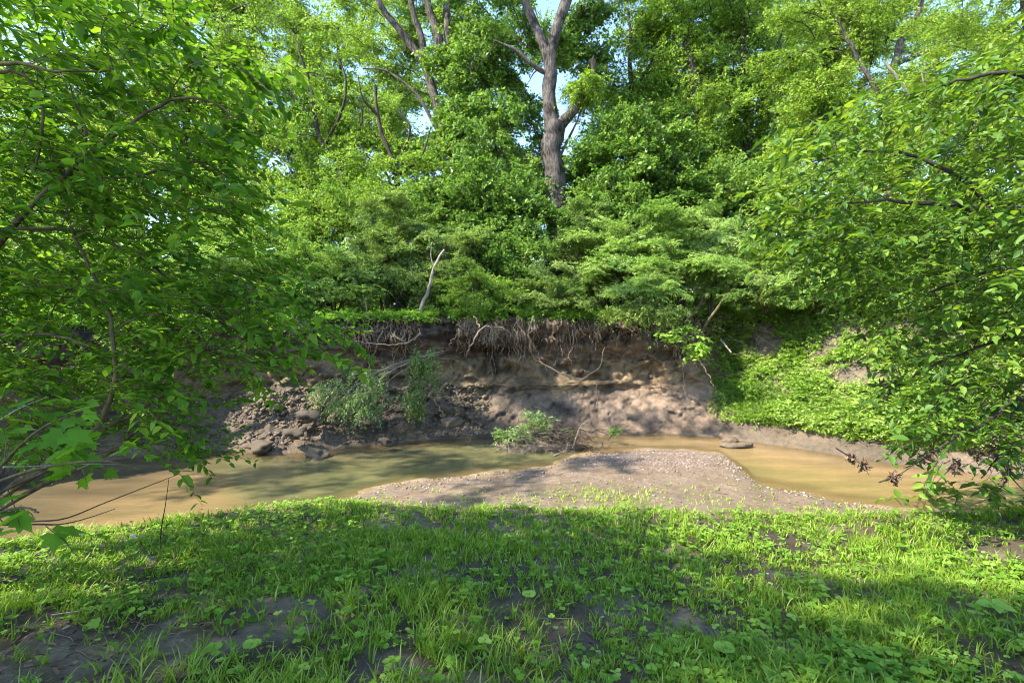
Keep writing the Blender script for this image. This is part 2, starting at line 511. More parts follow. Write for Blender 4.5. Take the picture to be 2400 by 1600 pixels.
def height(x, y, noise=True):
    x = np.asarray(x, float); y = np.asarray(y, float)
    t = np.arctan2(x, y - OY); r = np.hypot(x, y - OY)
    rn, rl = Rn(t) + 0.12 * fbm(x * 1.3, y * 1.3, 0, 3, 5), Rl(t) + 0.10 * fbm(x * 1.7, y * 1.7, 0, 3, 9)
    rn = np.maximum(rn, rl + .5)
    land = .45 + .45 * np.clip((rl - r) / 6.0, 0, 1.6)
    g = np.clip((r - rl) / (rn - rl), 0, 1)
    wlip = np.clip(.38 / (rn - rl), 0, .8)
    bar = .20 * (1 - g) ** 0.8 + .25 * (1 - sstep(0, wlip, g))
    # gravel hump
    bar = bar + .05 * np.exp(-(((x - 3.0) / 1.9) ** 2 + ((y - 10.2) / 1.1) ** 2)) * sstep(1, .8, g)
    bed = -.28 * sstep(0, 2.6, r - rn)
    z = np.where(r < rl, land, np.where(r < rn, bar, bed))
    if noise:
        a = np.where(r < rl, 1.0, np.where(r < rn, .45, .3)) * sstep(60, 20, r)
        z = z + a * (.045 * fbm(x * .9, y * .9, 0, 3, 2) + .022 * fbm(x * 4.5, y * 4.5, 0, 3, 3) + .010 * fbm(x * 13, y * 13, 0, 2, 4))
    return z


def axis(lo, hi, step, far, n):
    core = np.arange(lo, hi + 1e-6, step)
    g = np.geomspace(step * 2, far, n)
    return np.concatenate([(lo - g)[::-1], core, hi + g])


# ground sheet (lawn, mud bar and creek bed in one)
gx = axis(-10, 10, .065, 900, 34)
gy = np.concatenate([(-1.5 - np.geomspace(.2, 900, 26))[::-1], np.arange(-1.5, 13.2, .065), 13.2 + np.geomspace(.2, 14, 12)])
GX, GY = np.meshgrid(gx, gy, indexing='ij')
GZ = height(GX, GY)
tt = np.arctan2(GX, GY - OY); rr = np.hypot(GX, GY - OY)
GZ = np.where(rr > Rf(tt) + .5, -.9, GZ)
rln = Rl(tt); rnn = Rn(tt)
c_lawn = np.array([.060, .042, .027]); c_bar = np.array([.175, .125, .082]); c_bed = np.array([.22, .155, .08]); c_mud = np.array([.14, .105, .070])
f1 = fbm(GX * .8, GY * .8, 0, 4, 21); f2 = fbm(GX * 2.7, GY * 2.7, 0, 4, 22)
lawn = c_lawn * (1 + .35 * f1[..., None] + .35 * f2[..., None]) + np.array([.05, .042, .033]) * sstep(.1, .6, f2)[..., None]
barc = c_bar + (c_mud - c_bar) * np.clip(sstep(-.1, .5, f1 + .3) * .7 * sstep(9.5, 8, GY) + sstep(.2, .9, f2) * .4, 0, 1)[..., None]
gcol = np.where((rr < rln)[..., None], lawn, np.where((rr < rnn)[..., None], barc, c_bed))
k = sstep(-.4, .3, rr - rln)[..., None]
gcol = np.where((rr < rnn)[..., None], lawn * (1 - k) + barc * k, c_bed)
nx, ny = GX.shape
idx = np.arange(nx * ny).reshape(nx, ny)
F = np.stack([idx[:-1, :-1], idx[1:, :-1], idx[1:, 1:], idx[:-1, 1:]], -1).reshape(-1, 4)
me = make_mesh('ground', np.stack([GX, GY, GZ], -1).reshape(-1, 3), F, M_soil, col=np.clip(gcol, .01, .6).reshape(-1, 3), smooth=True)
ground = link('ground', me, kind='structure')

# water sheet
th = np.concatenate([np.linspace(-1.95, -.8, 60)[:-1], np.linspace(-.8, .8, 420), np.linspace(.8, 1.9, 60)[1:]])
sf = np.linspace(0, 1, 46)
RN = Rn(th) - .45; RF = Rf(th) + .55
rad = RN[:, None] + (RF - RN)[:, None] * sf
WX = rad * np.sin(th)[:, None]; WY = OY + rad * np.cos(th)[:, None]
edge = np.minimum(rad - (Rn(th))[:, None], (Rf(th))[:, None] - rad)
f = fbm(WX * .35, WY * .7, 0, 4, 31)
tan = np.array([.215, .150, .068]); green = np.array([.105, .110, .048]); orange = np.array([.26, .17, .078]); brown = np.array([.115, .083, .048])
wc = tan + (green - tan) * (sstep(-.3, .5, f + 1.0 * np.exp(-((WX + 2.9) / 2.6) ** 2 - ((WY - 9.3) / 1.3) ** 2) - .15))[..., None] * .8
rgt = sstep(3.6, 5.6, WX)[..., None]
wc = wc * (1 - rgt) + orange * rgt
lft = (sstep(-5.2, -7.0, WX) * .8 + .6 * sstep(10.3, 11.6, WY) * sstep(-1, -4, WX))[..., None]
wc = wc * (1 - np.clip(lft, 0, 1)) + brown * np.clip(lft, 0, 1)
cov = .25 + .62 * sstep(.0, 1.0, edge)
idx = np.arange(WX.size).reshape(WX.shape)
F = np.stack([idx[:-1, :-1], idx[:-1, 1:], idx[1:, 1:], idx[1:, :-1]], -1).reshape(-1, 4)
me = make_mesh('water', np.stack([WX, WY, np.zeros_like(WX)], -1).reshape(-1, 3), F, M_water, col=wc.reshape(-1, 3), alpha=cov.ravel(), smooth=True)
water = link('water', me, kind='structure')

# cut bank: profile (distance behind the waterline, height) by picture column
prof = {
    -400: [(-.6, -.5), (0, 0), (.3, .15), (.6, .4), (.8, .7), (.95, 1.0), (1.0, 1.2), (1.15, 1.35), (1.2, 1.9), (1.45, 2.1), (1.15, 2.35), (1.1, 2.6), (1.15, 2.75), (1.4, 2.85), (2.2, 2.9)],
    300: [(-.6, -.5), (0, 0), (.3, .12), (.6, .35), (.8, .7), (.95, 1.0), (1.0, 1.2), (1.15, 1.3), (1.2, 1.8), (1.45, 2.0), (1.15, 2.25), (1.1, 2.55), (1.15, 2.75), (1.4, 2.9), (2.2, 2.95)],
    700: [(-.6, -.5), (0, 0), (.5, .25), (1.0, .5), (1.5, .85), (1.9, 1.1), (2.0, 1.25), (2.1, 1.4), (2.2, 1.9), (2.4, 2.05), (2.05, 2.35), (2.0, 2.75), (2.05, 3.0), (2.3, 3.12), (3.1, 3.15)],
    1000: [(-.6, -.5), (0, 0), (.35, .2), (.8, .5), (1.2, .85), (1.45, 1.1), (1.5, 1.25), (1.65, 1.4), (1.7, 1.95), (2.0, 2.12), (1.5, 2.4), (1.4, 2.8), (1.45, 3.1), (1.7, 3.24), (2.5, 3.27)],
    1250: [(-.6, -.5), (0, 0), (.45, .06), (.8, .22), (1.1, .7), (1.35, 1.1), (1.22, 1.26), (1.45, 1.36), (1.5, 2.0), (1.8, 2.15), (1.42, 2.4), (1.32, 2.8), (1.4, 3.15), (1.65, 3.27), (2.5, 3.3)],
    1500: [(-.6, -.5), (0, 0), (.35, .08), (.7, .25), (1.0, .7), (1.3, 1.1), (1.25, 1.25), (1.45, 1.38), (1.55, 1.9), (1.75, 2.1), (1.5, 2.4), (1.45, 2.8), (1.5, 3.15), (1.75, 3.3), (2.6, 3.35)],
    1640: [(-.6, -.5), (0, 0), (.25, .12), (.5, .35), (.8, .7), (1.1, 1.0), (1.2, 1.2), (1.4, 1.4), (1.6, 1.8), (1.85, 2.1), (1.8, 2.4), (1.85, 2.8), (1.95, 3.1), (2.2, 3.3), (3.0, 3.4)],
    1740: [(-.6, -.5), (0, 0), (.2, .15), (.5, .4), (.9, .65), (1.4, .9), (1.9, 1.15), (2.4, 1.4), (2.9, 1.75), (3.3, 2.1), (3.6, 2.5), (3.8, 2.9), (4.0, 3.2), (4.4, 3.4), (5.2, 3.5)],
    2000: [(-.6, -.5), (0, 0), (.15, .15), (.4, .3), (.8, .55), (1.2, .85), (1.6, 1.15), (2.0, 1.5), (2.4, 1.85), (2.8, 2.2), (3.2, 2.55), (3.6, 2.9), (4.0, 3.2), (4.5, 3.5), (5.3, 3.7)],
    3000: [(-.6, -.5), (0, 0), (.3, .1), (.7, .2), (1.1, .45), (1.5, .8), (1.9, 1.1), (2.3, 1.45), (2.7, 1.8), (3.1, 2.2), (3.5, 2.55), (3.9, 2.9), (4.3, 3.2), (4.8, 3.5), (5.6, 3.7)],
}
# columns evenly spaced along the far shore
th_s = np.linspace(-1.95, 1.9, 6000)
xs = Rf(th_s) * np.sin(th_s); ys = OY + Rf(th_s) * np.cos(th_s)
vis = (np.abs(th_s) < .95)
ds = np.hypot(np.gradient(xs), np.gradient(ys)) / np.where(vis, .040, .8)
cs = np.cumsum(ds); nU = int(cs[-1])
bth = np.interp(np.linspace(cs[0], cs[-1], nU), cs, th_s)
bx0 = Rf(bth) * np.sin(bth); by0 = OY + Rf(bth) * np.cos(bth)
# picture column of each (for the profile)
bpx = np.where(by0 > 2, 1200 + FPX * bx0 / np.maximum(by0, 2), np.where(bx0 < 0, -400, 3000))
bpx = np.clip(bpx, -400, 3000)
keys = sorted(prof); K = np.array([prof[k_] for k_ in keys])            # (nk, 15, 2)
prU = np.stack([[np.interp(bpx, keys, K[:, j, c]) for j in range(K.shape[1])] for c in (0, 1)], -1)   # (15, nU, 2)
# smooth resample along v
s0 = np.arange(K.shape[1])
vv = np.concatenate([np.linspace(0, 3, 14)[:-1], np.linspace(3, 13, 96)[:-1], np.linspace(13, 14, 8)])
offs = np.stack([np.interp(vv, s0, prU[:, i, 0]) for i in range(nU)])
zz = np.stack([np.interp(vv, s0, prU[:, i, 1]) for i in range(nU)])
# soften corners
for _ in range(2):
    offs[:, 1:-1] = (offs[:, :-2] + 2 * offs[:, 1:-1] + offs[:, 2:]) / 4
    zz[:, 1:-1] = (zz[:, :-2] + 2 * zz[:, 1:-1] + zz[:, 2:]) / 4
nV = offs.shape[1]
# arc-length coordinate for noise
arc = np.concatenate([[0], np.cumsum(np.hypot(np.diff(bx0), np.diff(by0)))])
# smooth the back direction
bd = np.stack([np.sin(bth), np.cos(bth)], -1)
A2 = arc[:, None] + 0 * zz
steep = sstep(2100, 1640, bpx)[:, None]                 # 1 where the bare face stands
face = sstep(1.15, 1.5, zz) * sstep(3.4, 3.0, zz) * steep
toe = sstep(.02, .3, zz) * (1 - sstep(1.1, 1.4, zz))
rub = toe * (sstep(520, 620, bpx) * sstep(1180, 1080, bpx))[:, None]
d = .16 * fbm(A2 * .55, zz * .5, 0, 3, 41) * sstep(.1, .6, zz)
d += face * (.16 * fbm(A2 * 1.6, zz * 2.4, 0, 4, 42) + .045 * np.round(2.0 * vnoise(A2 * .9, zz * 7.5, 0, 43)) + .13 * fbm(A2 * 4.2, zz * 6, 0, 4, 44))
d += face * sstep(2.2, 2.5, zz) * .12 * fbm(A2 * 6, zz * 1.6, 0, 4, 55)
d += toe * (.08 * fbm(A2 * 2.2, zz * 3.3, 0, 4, 45) + .035 * fbm(A2 * 7, zz * 9, 0, 4, 46))
cell = np.abs(fbm(A2 * 3.0, zz * 3.6 + offs * 1.5, 0, 4, 47))
d -= rub * (.22 * (.5 - cell) + .04 * fbm(A2 * 11, zz * 11, 0, 3, 48))
zadd = rub * .12 * fbm(A2 * 3.3, offs * 3.3, 0, 4, 49) + .03 * fbm(A2 * 3, offs * 3, 0, 3, 50) * sstep(3.0, 3.2, zz)
# toe fans and smooth slumps between 1300 and 1650
d += toe * .14 * np.sin(arc * 2.1 + 1.3 * np.sin(arc * .7))[:, None] * sstep(1200, 1350, bpx)[:, None] * steep
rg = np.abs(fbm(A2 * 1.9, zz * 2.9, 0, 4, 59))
d += (face + .6 * toe) * .12 * sstep(.14, .0, rg)
# crack lines on the toe
cr = np.abs(vnoise(A2 * 1.4, zz * 5 + .8 * vnoise(A2 * 2, zz, 0, 60), 0, 51))
d += toe * .05 * sstep(.05, .0, cr)
offs = offs + d; zz = zz + zadd
# far rows of the forest floor
ext = np.array([.5, 1.2, 2.2, 3.5, 5, 7, 10, 14, 20, 30, 50, 90, 160, 300, 600, 1200])
off2 = offs[:, -1:] + ext; z2 = zz[:, -1:] + np.minimum(ext * .05, 6) + .0 * ext
z2 = z2 + .12 * fbm(off2 * .3, A2[:, :1] * .3 + 0 * off2, 0, 3, 52)
rowx = np.concatenate([offs, off2], 1); rowz = np.concatenate([zz, z2], 1)
BX = bx0[:, None] + bd[:, :1] * rowx; BY = by0[:, None] + bd[:, 1:] * rowx; BZ = rowz
# clay colours in beds
e = fbm(arc[:, None] * .5 + 0 * BZ, BZ * 1.5, 0, 4, 53) * .12
zc = BZ + e
pale = fbm(arc[:, None] * 1.1 + 0 * BZ, BZ * 1.8, 0, 4, 54)[..., None]
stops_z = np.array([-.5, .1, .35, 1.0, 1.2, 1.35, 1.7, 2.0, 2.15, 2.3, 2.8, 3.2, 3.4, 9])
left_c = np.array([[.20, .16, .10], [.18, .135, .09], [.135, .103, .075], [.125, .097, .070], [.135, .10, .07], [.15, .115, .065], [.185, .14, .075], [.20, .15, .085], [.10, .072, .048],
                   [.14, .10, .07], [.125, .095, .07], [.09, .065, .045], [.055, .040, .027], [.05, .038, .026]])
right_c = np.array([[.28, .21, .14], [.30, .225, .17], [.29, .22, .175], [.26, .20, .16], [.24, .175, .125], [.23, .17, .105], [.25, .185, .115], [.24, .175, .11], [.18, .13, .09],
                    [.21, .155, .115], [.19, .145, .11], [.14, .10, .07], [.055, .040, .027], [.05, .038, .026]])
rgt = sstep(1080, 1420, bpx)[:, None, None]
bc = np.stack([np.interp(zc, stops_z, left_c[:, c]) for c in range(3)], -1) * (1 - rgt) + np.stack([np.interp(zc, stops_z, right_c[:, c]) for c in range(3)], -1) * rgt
fz = fbm(arc[:, None] * 4.5 + 0 * BZ, BZ * 7, 0, 4, 57)[..., None]
st_ = fbm(arc[:, None] * 7 + 0 * BZ, BZ * 1.6, 0, 3, 58)[..., None]
bc = bc * np.array([.88, .79, .655]) * (.78 + .28 * pale + .34 * fz)
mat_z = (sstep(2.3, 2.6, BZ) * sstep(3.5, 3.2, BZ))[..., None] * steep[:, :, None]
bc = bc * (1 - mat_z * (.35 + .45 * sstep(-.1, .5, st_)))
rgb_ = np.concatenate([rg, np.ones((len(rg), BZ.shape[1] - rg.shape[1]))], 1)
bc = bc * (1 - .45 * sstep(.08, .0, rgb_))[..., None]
bc = np.clip(bc, .012, .5)
sl_ = sstep(1660, 1760, bpx)[:, None, None]
bc = bc * (1 - sl_) + sl_ * np.array([.13, .095, .06]) * (1 + .4 * pale)
idx = np.arange(BX.size).reshape(BX.shape)
F = np.stack([idx[:-1, :-1], idx[1:, :-1], idx[1:, 1:], idx[:-1, 1:]], -1).reshape(-1, 4)
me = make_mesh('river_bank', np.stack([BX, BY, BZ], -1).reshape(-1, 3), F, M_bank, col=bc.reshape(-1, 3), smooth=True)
bank = link('river_bank', me, kind='structure')
BANK = np.stack([BX, BY, BZ], -1)


def bank_col(px):
    return int(np.argmin(np.abs(bpx - px)))


def floor_z(x, y):
    """height of the land beyond the creek"""
    t = math.atan2(x, y - OY); r = math.hypot(x, y - OY)
    i = int(np.argmin(np.abs(bth - t)))
    return float(np.interp(r - math.hypot(bx0[i], by0[i] - OY), rowx[i, nV - 8:], rowz[i, nV - 8:]))


# ------------------------------------------------------------------ roots hanging from the lip
def face_point(i, z):
    col = BANK[i, :nV]
    sel = (col[:, 2] > 1.15)
    rr_ = np.hypot(col[sel, 0], col[sel, 1] - OY); zs = col[sel, 2]
    o = np.argsort(zs)
    return float(np.interp(z, zs[o], rr_[o]))


root_density = [(640, .3), (760, .5), (860, 1), (950, 1.3), (1030, 2.2), (1120, 2.6), (1200, 2.2), (1290, 1.8), (1345, .6), (1400, 1.0), (1470, 2.6), (1560, 3.2), (1620, 3.4), (1655, .6)]
rp_x = [a for a, b in root_density]; rp_y = [b for a, b in root_density]


def root_path(px, z0, ln, wander, out):
    i = bank_col(px)
    k = 9
    z = z0 - np.linspace(0, 1, k) * ln
    dxa = np.cumsum(R.normal(0, wander, k)) + R.normal(0, .12) * np.linspace(0, 1, k) * ln
    th0 = bth[i]
    top_r = face_point(i, 3.0)
    pts = []
    for j in range(k):
        rad_ = min(face_point(i, max(z[j], 1.2)), top_r + .25 + .1 * j / k) - out * (.4 + .6 * j / k)
        t_ = th0 + dxa[j] / rad_
        pts.append((rad_ * math.sin(t_), OY + rad_ * math.cos(t_), z[j]))
    return np.array(pts)


xs_r = np.interp(R.random(2600), np.linspace(0, 1, 400), np.interp(np.linspace(0, 1, 400), np.linspace(0, 1, 400), np.linspace(640, 1650, 400)))
cl_ = fbm(xs_r * .018, 0, 0, 3, 66)
keep = R.random(2600) * 3 < np.interp(xs_r, rp_x, rp_y) * sstep(-.6, .35, cl_) * 1.5
root_len = lambda q: .55 + 1.0 * float(sstep(0, .7, fbm(q * .018, 0, 0, 3, 66)))
xs_r = xs_r[keep]
PPf, RRf = [], []
for px in xs_r:
    ztop = BANK[bank_col(px), nV - 9, 2] - R.uniform(.0, .35)
    ln = R.uniform(.15, .75) * root_len(px) * (1.25 if px > 1450 else 1)
    PPf.append(smooth_path(root_path(px, ztop, ln, .022, R.uniform(.02, .16)), 9))
    RRf.append(np.linspace(R.uniform(.006, .014), .003, 9))
V, F = tubesN(np.array(PPf), np.array(RRf), 3)
link('fine_roots', make_mesh('fine_roots', V, F, M_root), bank, kind='stuff')
for k in range(230):
    px = R.choice(xs_r)
    ztop = BANK[bank_col(px), nV - 9, 2] - R.uniform(.0, .45)
    p = smooth_path(root_path(px, ztop, R.uniform(.3, 1.0) * root_len(px) * (1.3 if px > 1450 else 1), (.05 + .05 * (k % 5 == 0)), R.uniform(.05, .30)), 14)
    r0 = R.uniform(.012, .030)
    V, F = tubesN([p], [np.linspace(r0, r0 * .25, 14)], 5)
    link('root', make_mesh('root', V, F, M_root, smooth=True), bank)
# the traced large roots
for tr_, r0 in [([(1180, 768, 12.9), (1132, 768, 12.6), (1110, 800, 12.5), (1090, 835, 12.9)], .02),
                ([(1250, 742, 13.0), (1238, 775, 12.8), (1246, 810, 12.9), (1252, 842, 13.3), (1300, 868, 13.4), (1345, 888, 13.2), (1385, 878, 13.2), (1408, 850, 13.3), (1415, 815, 13.5)], .028),
                ([(985, 780, 12.6), (960, 800, 12.6), (925, 806, 12.7), (880, 806, 12.9), (820, 798, 13)], .02),
                ([(900, 765, 12.8), (885, 805, 12.9), (870, 845, 13.1), (860, 870, 13.2)], .014),
                ([(1600, 850, 13.0), (1602, 890, 13.0), (1610, 930, 12.9), (1660, 970, 12.8), (1690, 990, 12.7)], .012),
                ([(1398, 900, 13.4), (1400, 940, 13.2), (1390, 975, 13.1)], .012),
                ([(1010, 930, 12.6), (1030, 955, 12.5), (1042, 975, 12.4), (1040, 992, 12.4)], .014),
                ([(1640, 845, 13.2), (1660, 880, 13.2), (1672, 905, 13.2)], .016),
                ([(1110, 740, 12.9), (1124, 765, 12.7), (1118, 785, 12.7)], .022)]:
    p = smooth_path([P(a, b, c) for a, b, c in tr_], 20); p += R.normal(0, .016, p.shape)
    V, F = tubesN([p], [np.linspace(r0, r0 * .5, 20)], 6)
    link('root', make_mesh('root', V, F, M_root, smooth=True), bank)

# ------------------------------------------------------------------ clods of clay at the foot of the bank
def ico(sub):
    bm = bmesh.new(); bmesh.ops.create_icosphere(bm, subdivisions=sub, radius=1)
    V = np.array([v.co[:] for v in bm.verts]); F = np.array([[v.index for v in f.verts] for f in bm.faces]); bm.free()
    return V, F


IV3, IF3 = ico(3)
IV1, IF1 = ico(1)
clod_me = []
for k in range(8):
    v = IV3.copy()
    q = 1 + .12 * fbm(v[:, 0] * 6, v[:, 1] * 6, v[:, 2] * 6, 3, 80 + k) + .42 * fbm(v[:, 0] * 1.6 + k * 7, v[:, 1] * 1.6, v[:, 2] * 1.6, 5, 70 + k) + .16 * np.round(1.8 * vnoise(v[:, 0] * 2.4 + k, v[:, 1] * 2.4, v[:, 2] * 2.4, 90))
    v = v * q[:, None] * np.array([1, .85, .62])
    clod_me.append(make_mesh('clod', v, IF3, M_clod, smooth=True))
for k in range(48):
    px = R.uniform(560, 1130)
    if k > 43:
        px = R.uniform(200, 600)
    i = bank_col(px)
    j = int(R.choice(np.arange(8, 45))) if k % 2 else int(R.choice(np.arange(8, 26)))
    c = BANK[i, j]
    s = R.uniform(.035, .13) * (1.6 if k < 12 else 1)
    o = link('clod', clod_me[k % 8], bank)
    o.location = (c[0], c[1] + s * .1, c[2] - s * .05)
    o.scale = (s, s, s); o.rotation_euler = (R.uniform(-.4, .4), R.uniform(-.4, .4), R.uniform(0, 6.28))
for px, py, D, s in [(722, 968, 12.0, .24), (610, 1040, 11.4, .26), (745, 1062, 11.0, .24), (1062, 985, 12.4, .22), (860, 985, 12.2, .18), (1050, 955, 12.9, .16), (690, 1010, 11.6, .2), (980, 960, 12.7, .3), (905, 1030, 11.7, .16)]:
    c = P(px, py, D); o = link('clod', clod_me[int(px) % 8], bank)
    o.location = tuple(c); o.location.z -= s * .25; o.scale = (s * 1.1, s, s * .9); o.rotation_euler = (.2, -.1, px * .01)

n = 4200
ii = np.array([bank_col(q) for q in R.uniform(540, 1150, n)]); jj = R.integers(6, 42, n)
cc = BANK[ii, jj]; ss = np.clip(R.lognormal(-3.5, .5, n), .012, .08)
LV = IV1 * (1 + .35 * R.normal(0, 1, (n, len(IV1), 1))) * ss[:, None, None] * (1, .9, .7) + cc[:, None]
link('rubble', make_mesh('rubble', LV.reshape(-1, 3), (IF1[None] + (np.arange(n) * len(IV1))[:, None, None]).reshape(-1, 3), M_clod, smooth=False), bank, kind='stuff')

# flat slab of mud-topped rock in the water
v = IV3 * np.array([.42, .22, .09]) * (1 + .2 * fbm(IV3[:, 0] * 2, IV3[:, 1] * 2, IV3[:, 2] * 2, 4, 99))[:, None]
o = link('flat_rock', make_mesh('flat_rock', v, IF3, M_clod, smooth=True), label='flat muddy rock lying in the shallow water off the right end of the bare bank', category='rock')
c = P(1725, 1046, 12.15); o.location = (c[0], c[1], .045)
v = IV3 * np.array([.20, .15, .12]) * (1 + .2 * fbm(IV3[:, 0] * 2, IV3[:, 1] * 2, IV3[:, 2] * 2, 4, 98))[:, None]
o = link('small_rock', make_mesh('small_rock', v, IF3, M_clod, smooth=True), label='small brown stone resting on the back of the flat rock in the creek', category='rock')
o.location = (c[0] - .12, c[1] + .02, .12)

# ------------------------------------------------------------------ gravel on the bar
n = 90000
gxs = R.uniform(-3.2, 6.2, n); gys = R.uniform(7.4, 12.0, n)
t = np.arctan2(gxs, gys - OY); r = np.hypot(gxs, gys - OY)
inside = (r < Rn(t) + .15) & (r > Rl(t) + .2)
dens = np.exp(-(((gxs - 3.0) / 1.6) ** 2 + ((gys - 10.5) / .95) ** 2)) * .9 + .16 * sstep(.9, .2, Rn(t) - r) + .03
kp = inside & (R.random(n) < dens * (.7 + .6 * fbm(gxs * 2, gys * 2, 0, 3, 77)))
gxs, gys = gxs[kp], gys[kp]; n = len(gxs)
s = np.clip(R.lognormal(-4.5, .45, n), .005, .032)
gz = height(gxs, gys) + s * .25
rot = R.uniform(0, 6.28, n)
base = IV1 * np.array([1, .75, .5])
PV = np.stack([base[:, 0] * np.cos(rot)[:, None] - base[:, 1] * np.sin(rot)[:, None], base[:, 0] * np.sin(rot)[:, None] + base[:, 1] * np.cos(rot)[:, None], np.broadcast_to(base[:, 2], (n, len(base)))], -1)
PV = PV * s[:, None, None] * R.uniform(.75, 1.25, (n, len(base), 1)) + np.stack([gxs, gys, gz], -1)[:, None]
link('gravel', make_mesh('gravel', PV.reshape(-1, 3), (IF1[None] + (np.arange(n) * len(base))[:, None, None]).reshape(-1, 3), M_pebble,
                         tint=np.repeat(np.clip(R.normal(.55, .24, n), 0, 1), len(base))), kind='stuff', label='pale pinkish pebbles on the low bar beside the water', category='gravel')


# ------------------------------------------------------------------ trees
def crown_geo(tips, centre, leaf, per, ln, pairs, mat_t, ratio=.55, droop=.2, jit=.35, flat=.35, tm=KITE, tbase=.5, alive=.9):
    n = len(tips)
    ang = R.uniform(0, 6.28, (n, per)) ; el = R.normal(.05, flat, (n, per))
    d = np.stack([np.cos(ang), np.sin(ang), el], -1)
    outw = nrm(tips - centre) * np.array([1, 1, .5])
    d = nrm(d + .6 * outw[:, None])
    C = np.repeat(tips, per, 0) + R.normal(0, ln * .18, (n * per, 3))
    tb = np.repeat(np.clip(R.normal(tbase, .12, n), 0, 1), per)
    lv, tw = sprays(C, d.reshape(-1, 3), ln * R.uniform(.6, 1.2, n * per), pairs, leaf, ratio, droop, jit, tint=tb, alive=alive)
    return lv, tw


def stem_tube(pts, r0, r1, n=30, sides=10, rough=.06):
    """pts world (m,3)"""
    p = smooth_path(pts, n)
    rad_ = np.linspace(r0, r1, n)
    return p, rad_


def bough_mesh(kind, mat, leaf, ratio, nsub, per, pairs, droop, flat, jit, tbase):
    """a bough one unit long from the origin along +x, of unit size: twigs carrying flat sprays of leaves"""
    t = R.uniform(.12, 1.0, nsub)
    ang = R.normal(0, .85, nsub)
    d = np.stack([np.cos(ang), np.sin(ang), R.normal(0, .30 if kind in 'msy' else .18, nsub)], -1)
    st = np.stack([t * .75, .05 * np.sin(t * 4), .10 * np.sin(t * 3) - .12 * t ** 2], -1)
    L = (.62 - .28 * t) * R.uniform(.5, 1.2, nsub)
    end = st + d * L[:, None] + (0, 0, -.04)
    k5 = np.linspace(0, 1, 5)[None, :, None]
    sub = st[:, None] * (1 - k5) + end[:, None] * k5 + R.normal(0, .008, (nsub, 5, 3))
    main = np.stack([np.linspace(0, .8, 5), .05 * np.sin(np.linspace(0, .8, 5) * 5), .10 * np.sin(np.linspace(0, 1, 5) * 3) - .12 * np.linspace(0, 1, 5) ** 2], -1)[None]
    g = np.concatenate([main, sub]); rd = np.concatenate([np.linspace(.009, .004, 5)[None], np.broadcast_to(np.linspace(.004, .0015, 5), (nsub, 5))])
    V1, F1 = tubesN(g, rd, 3)
    u = R.uniform(.05, 1.0, (nsub, per))
    C = (st[:, None] * (1 - u[..., None]) + end[:, None] * u[..., None]).reshape(-1, 3)
    sd = R.choice([-1, 1], (nsub, per)) * R.uniform(.3, 1.3, (nsub, per)); a2 = ang[:, None] + sd
    dd = np.stack([np.cos(a2), np.sin(a2), R.normal(0, flat, (nsub, per))], -1).reshape(-1, 3)
    lv, tw = sprays(C, dd, R.uniform(.10, .22, nsub * per), pairs, leaf, ratio, droop, jit, tint=np.repeat(np.clip(R.normal(tbase, .10, nsub), 0, 1), per), alive=.93)
    V2, F2, T2 = stamp(KITE, *lv)
    me = make_mesh('bough', np.concatenate([V2, V1]), [F2, F1 + len(V2)], mat, tint=np.concatenate([T2, np.full(len(V1), .2)]))
    me.materials.append(M_bark_dark)
    mi = np.zeros(len(F2) + len(F1), np.int32); mi[len(F2):] = 1
    me.polygons.foreach_set('material_index', mi)
    return me


bough_meshes = {
    'maple': [bough_mesh('m', M_leaf_maple, .062, .72, 20, 5, 4, .35, .6, .8, .5) for _ in range(5)],
    'spring': [bough_mesh('s', M_leaf_bright, .044, .60, 22, 6, 4, .3, .6, .8, .5) for _ in range(6)],
    'yellow': [bough_mesh('y', M_leaf_yellow, .044, .60, 22, 6, 4, .3, .6, .8, .5) for _ in range(6)],
    'shrub': [bough_mesh('h', M_leaf_shrub, .045, .50, 24, 7, 6, .25, .3, .5, .5) for _ in range(5)],
    'pale': [bough_mesh('p', M_leaf_pale, .043, .50, 24, 7, 6, .2, .2, .42, .55) for _ in range(5)],
}


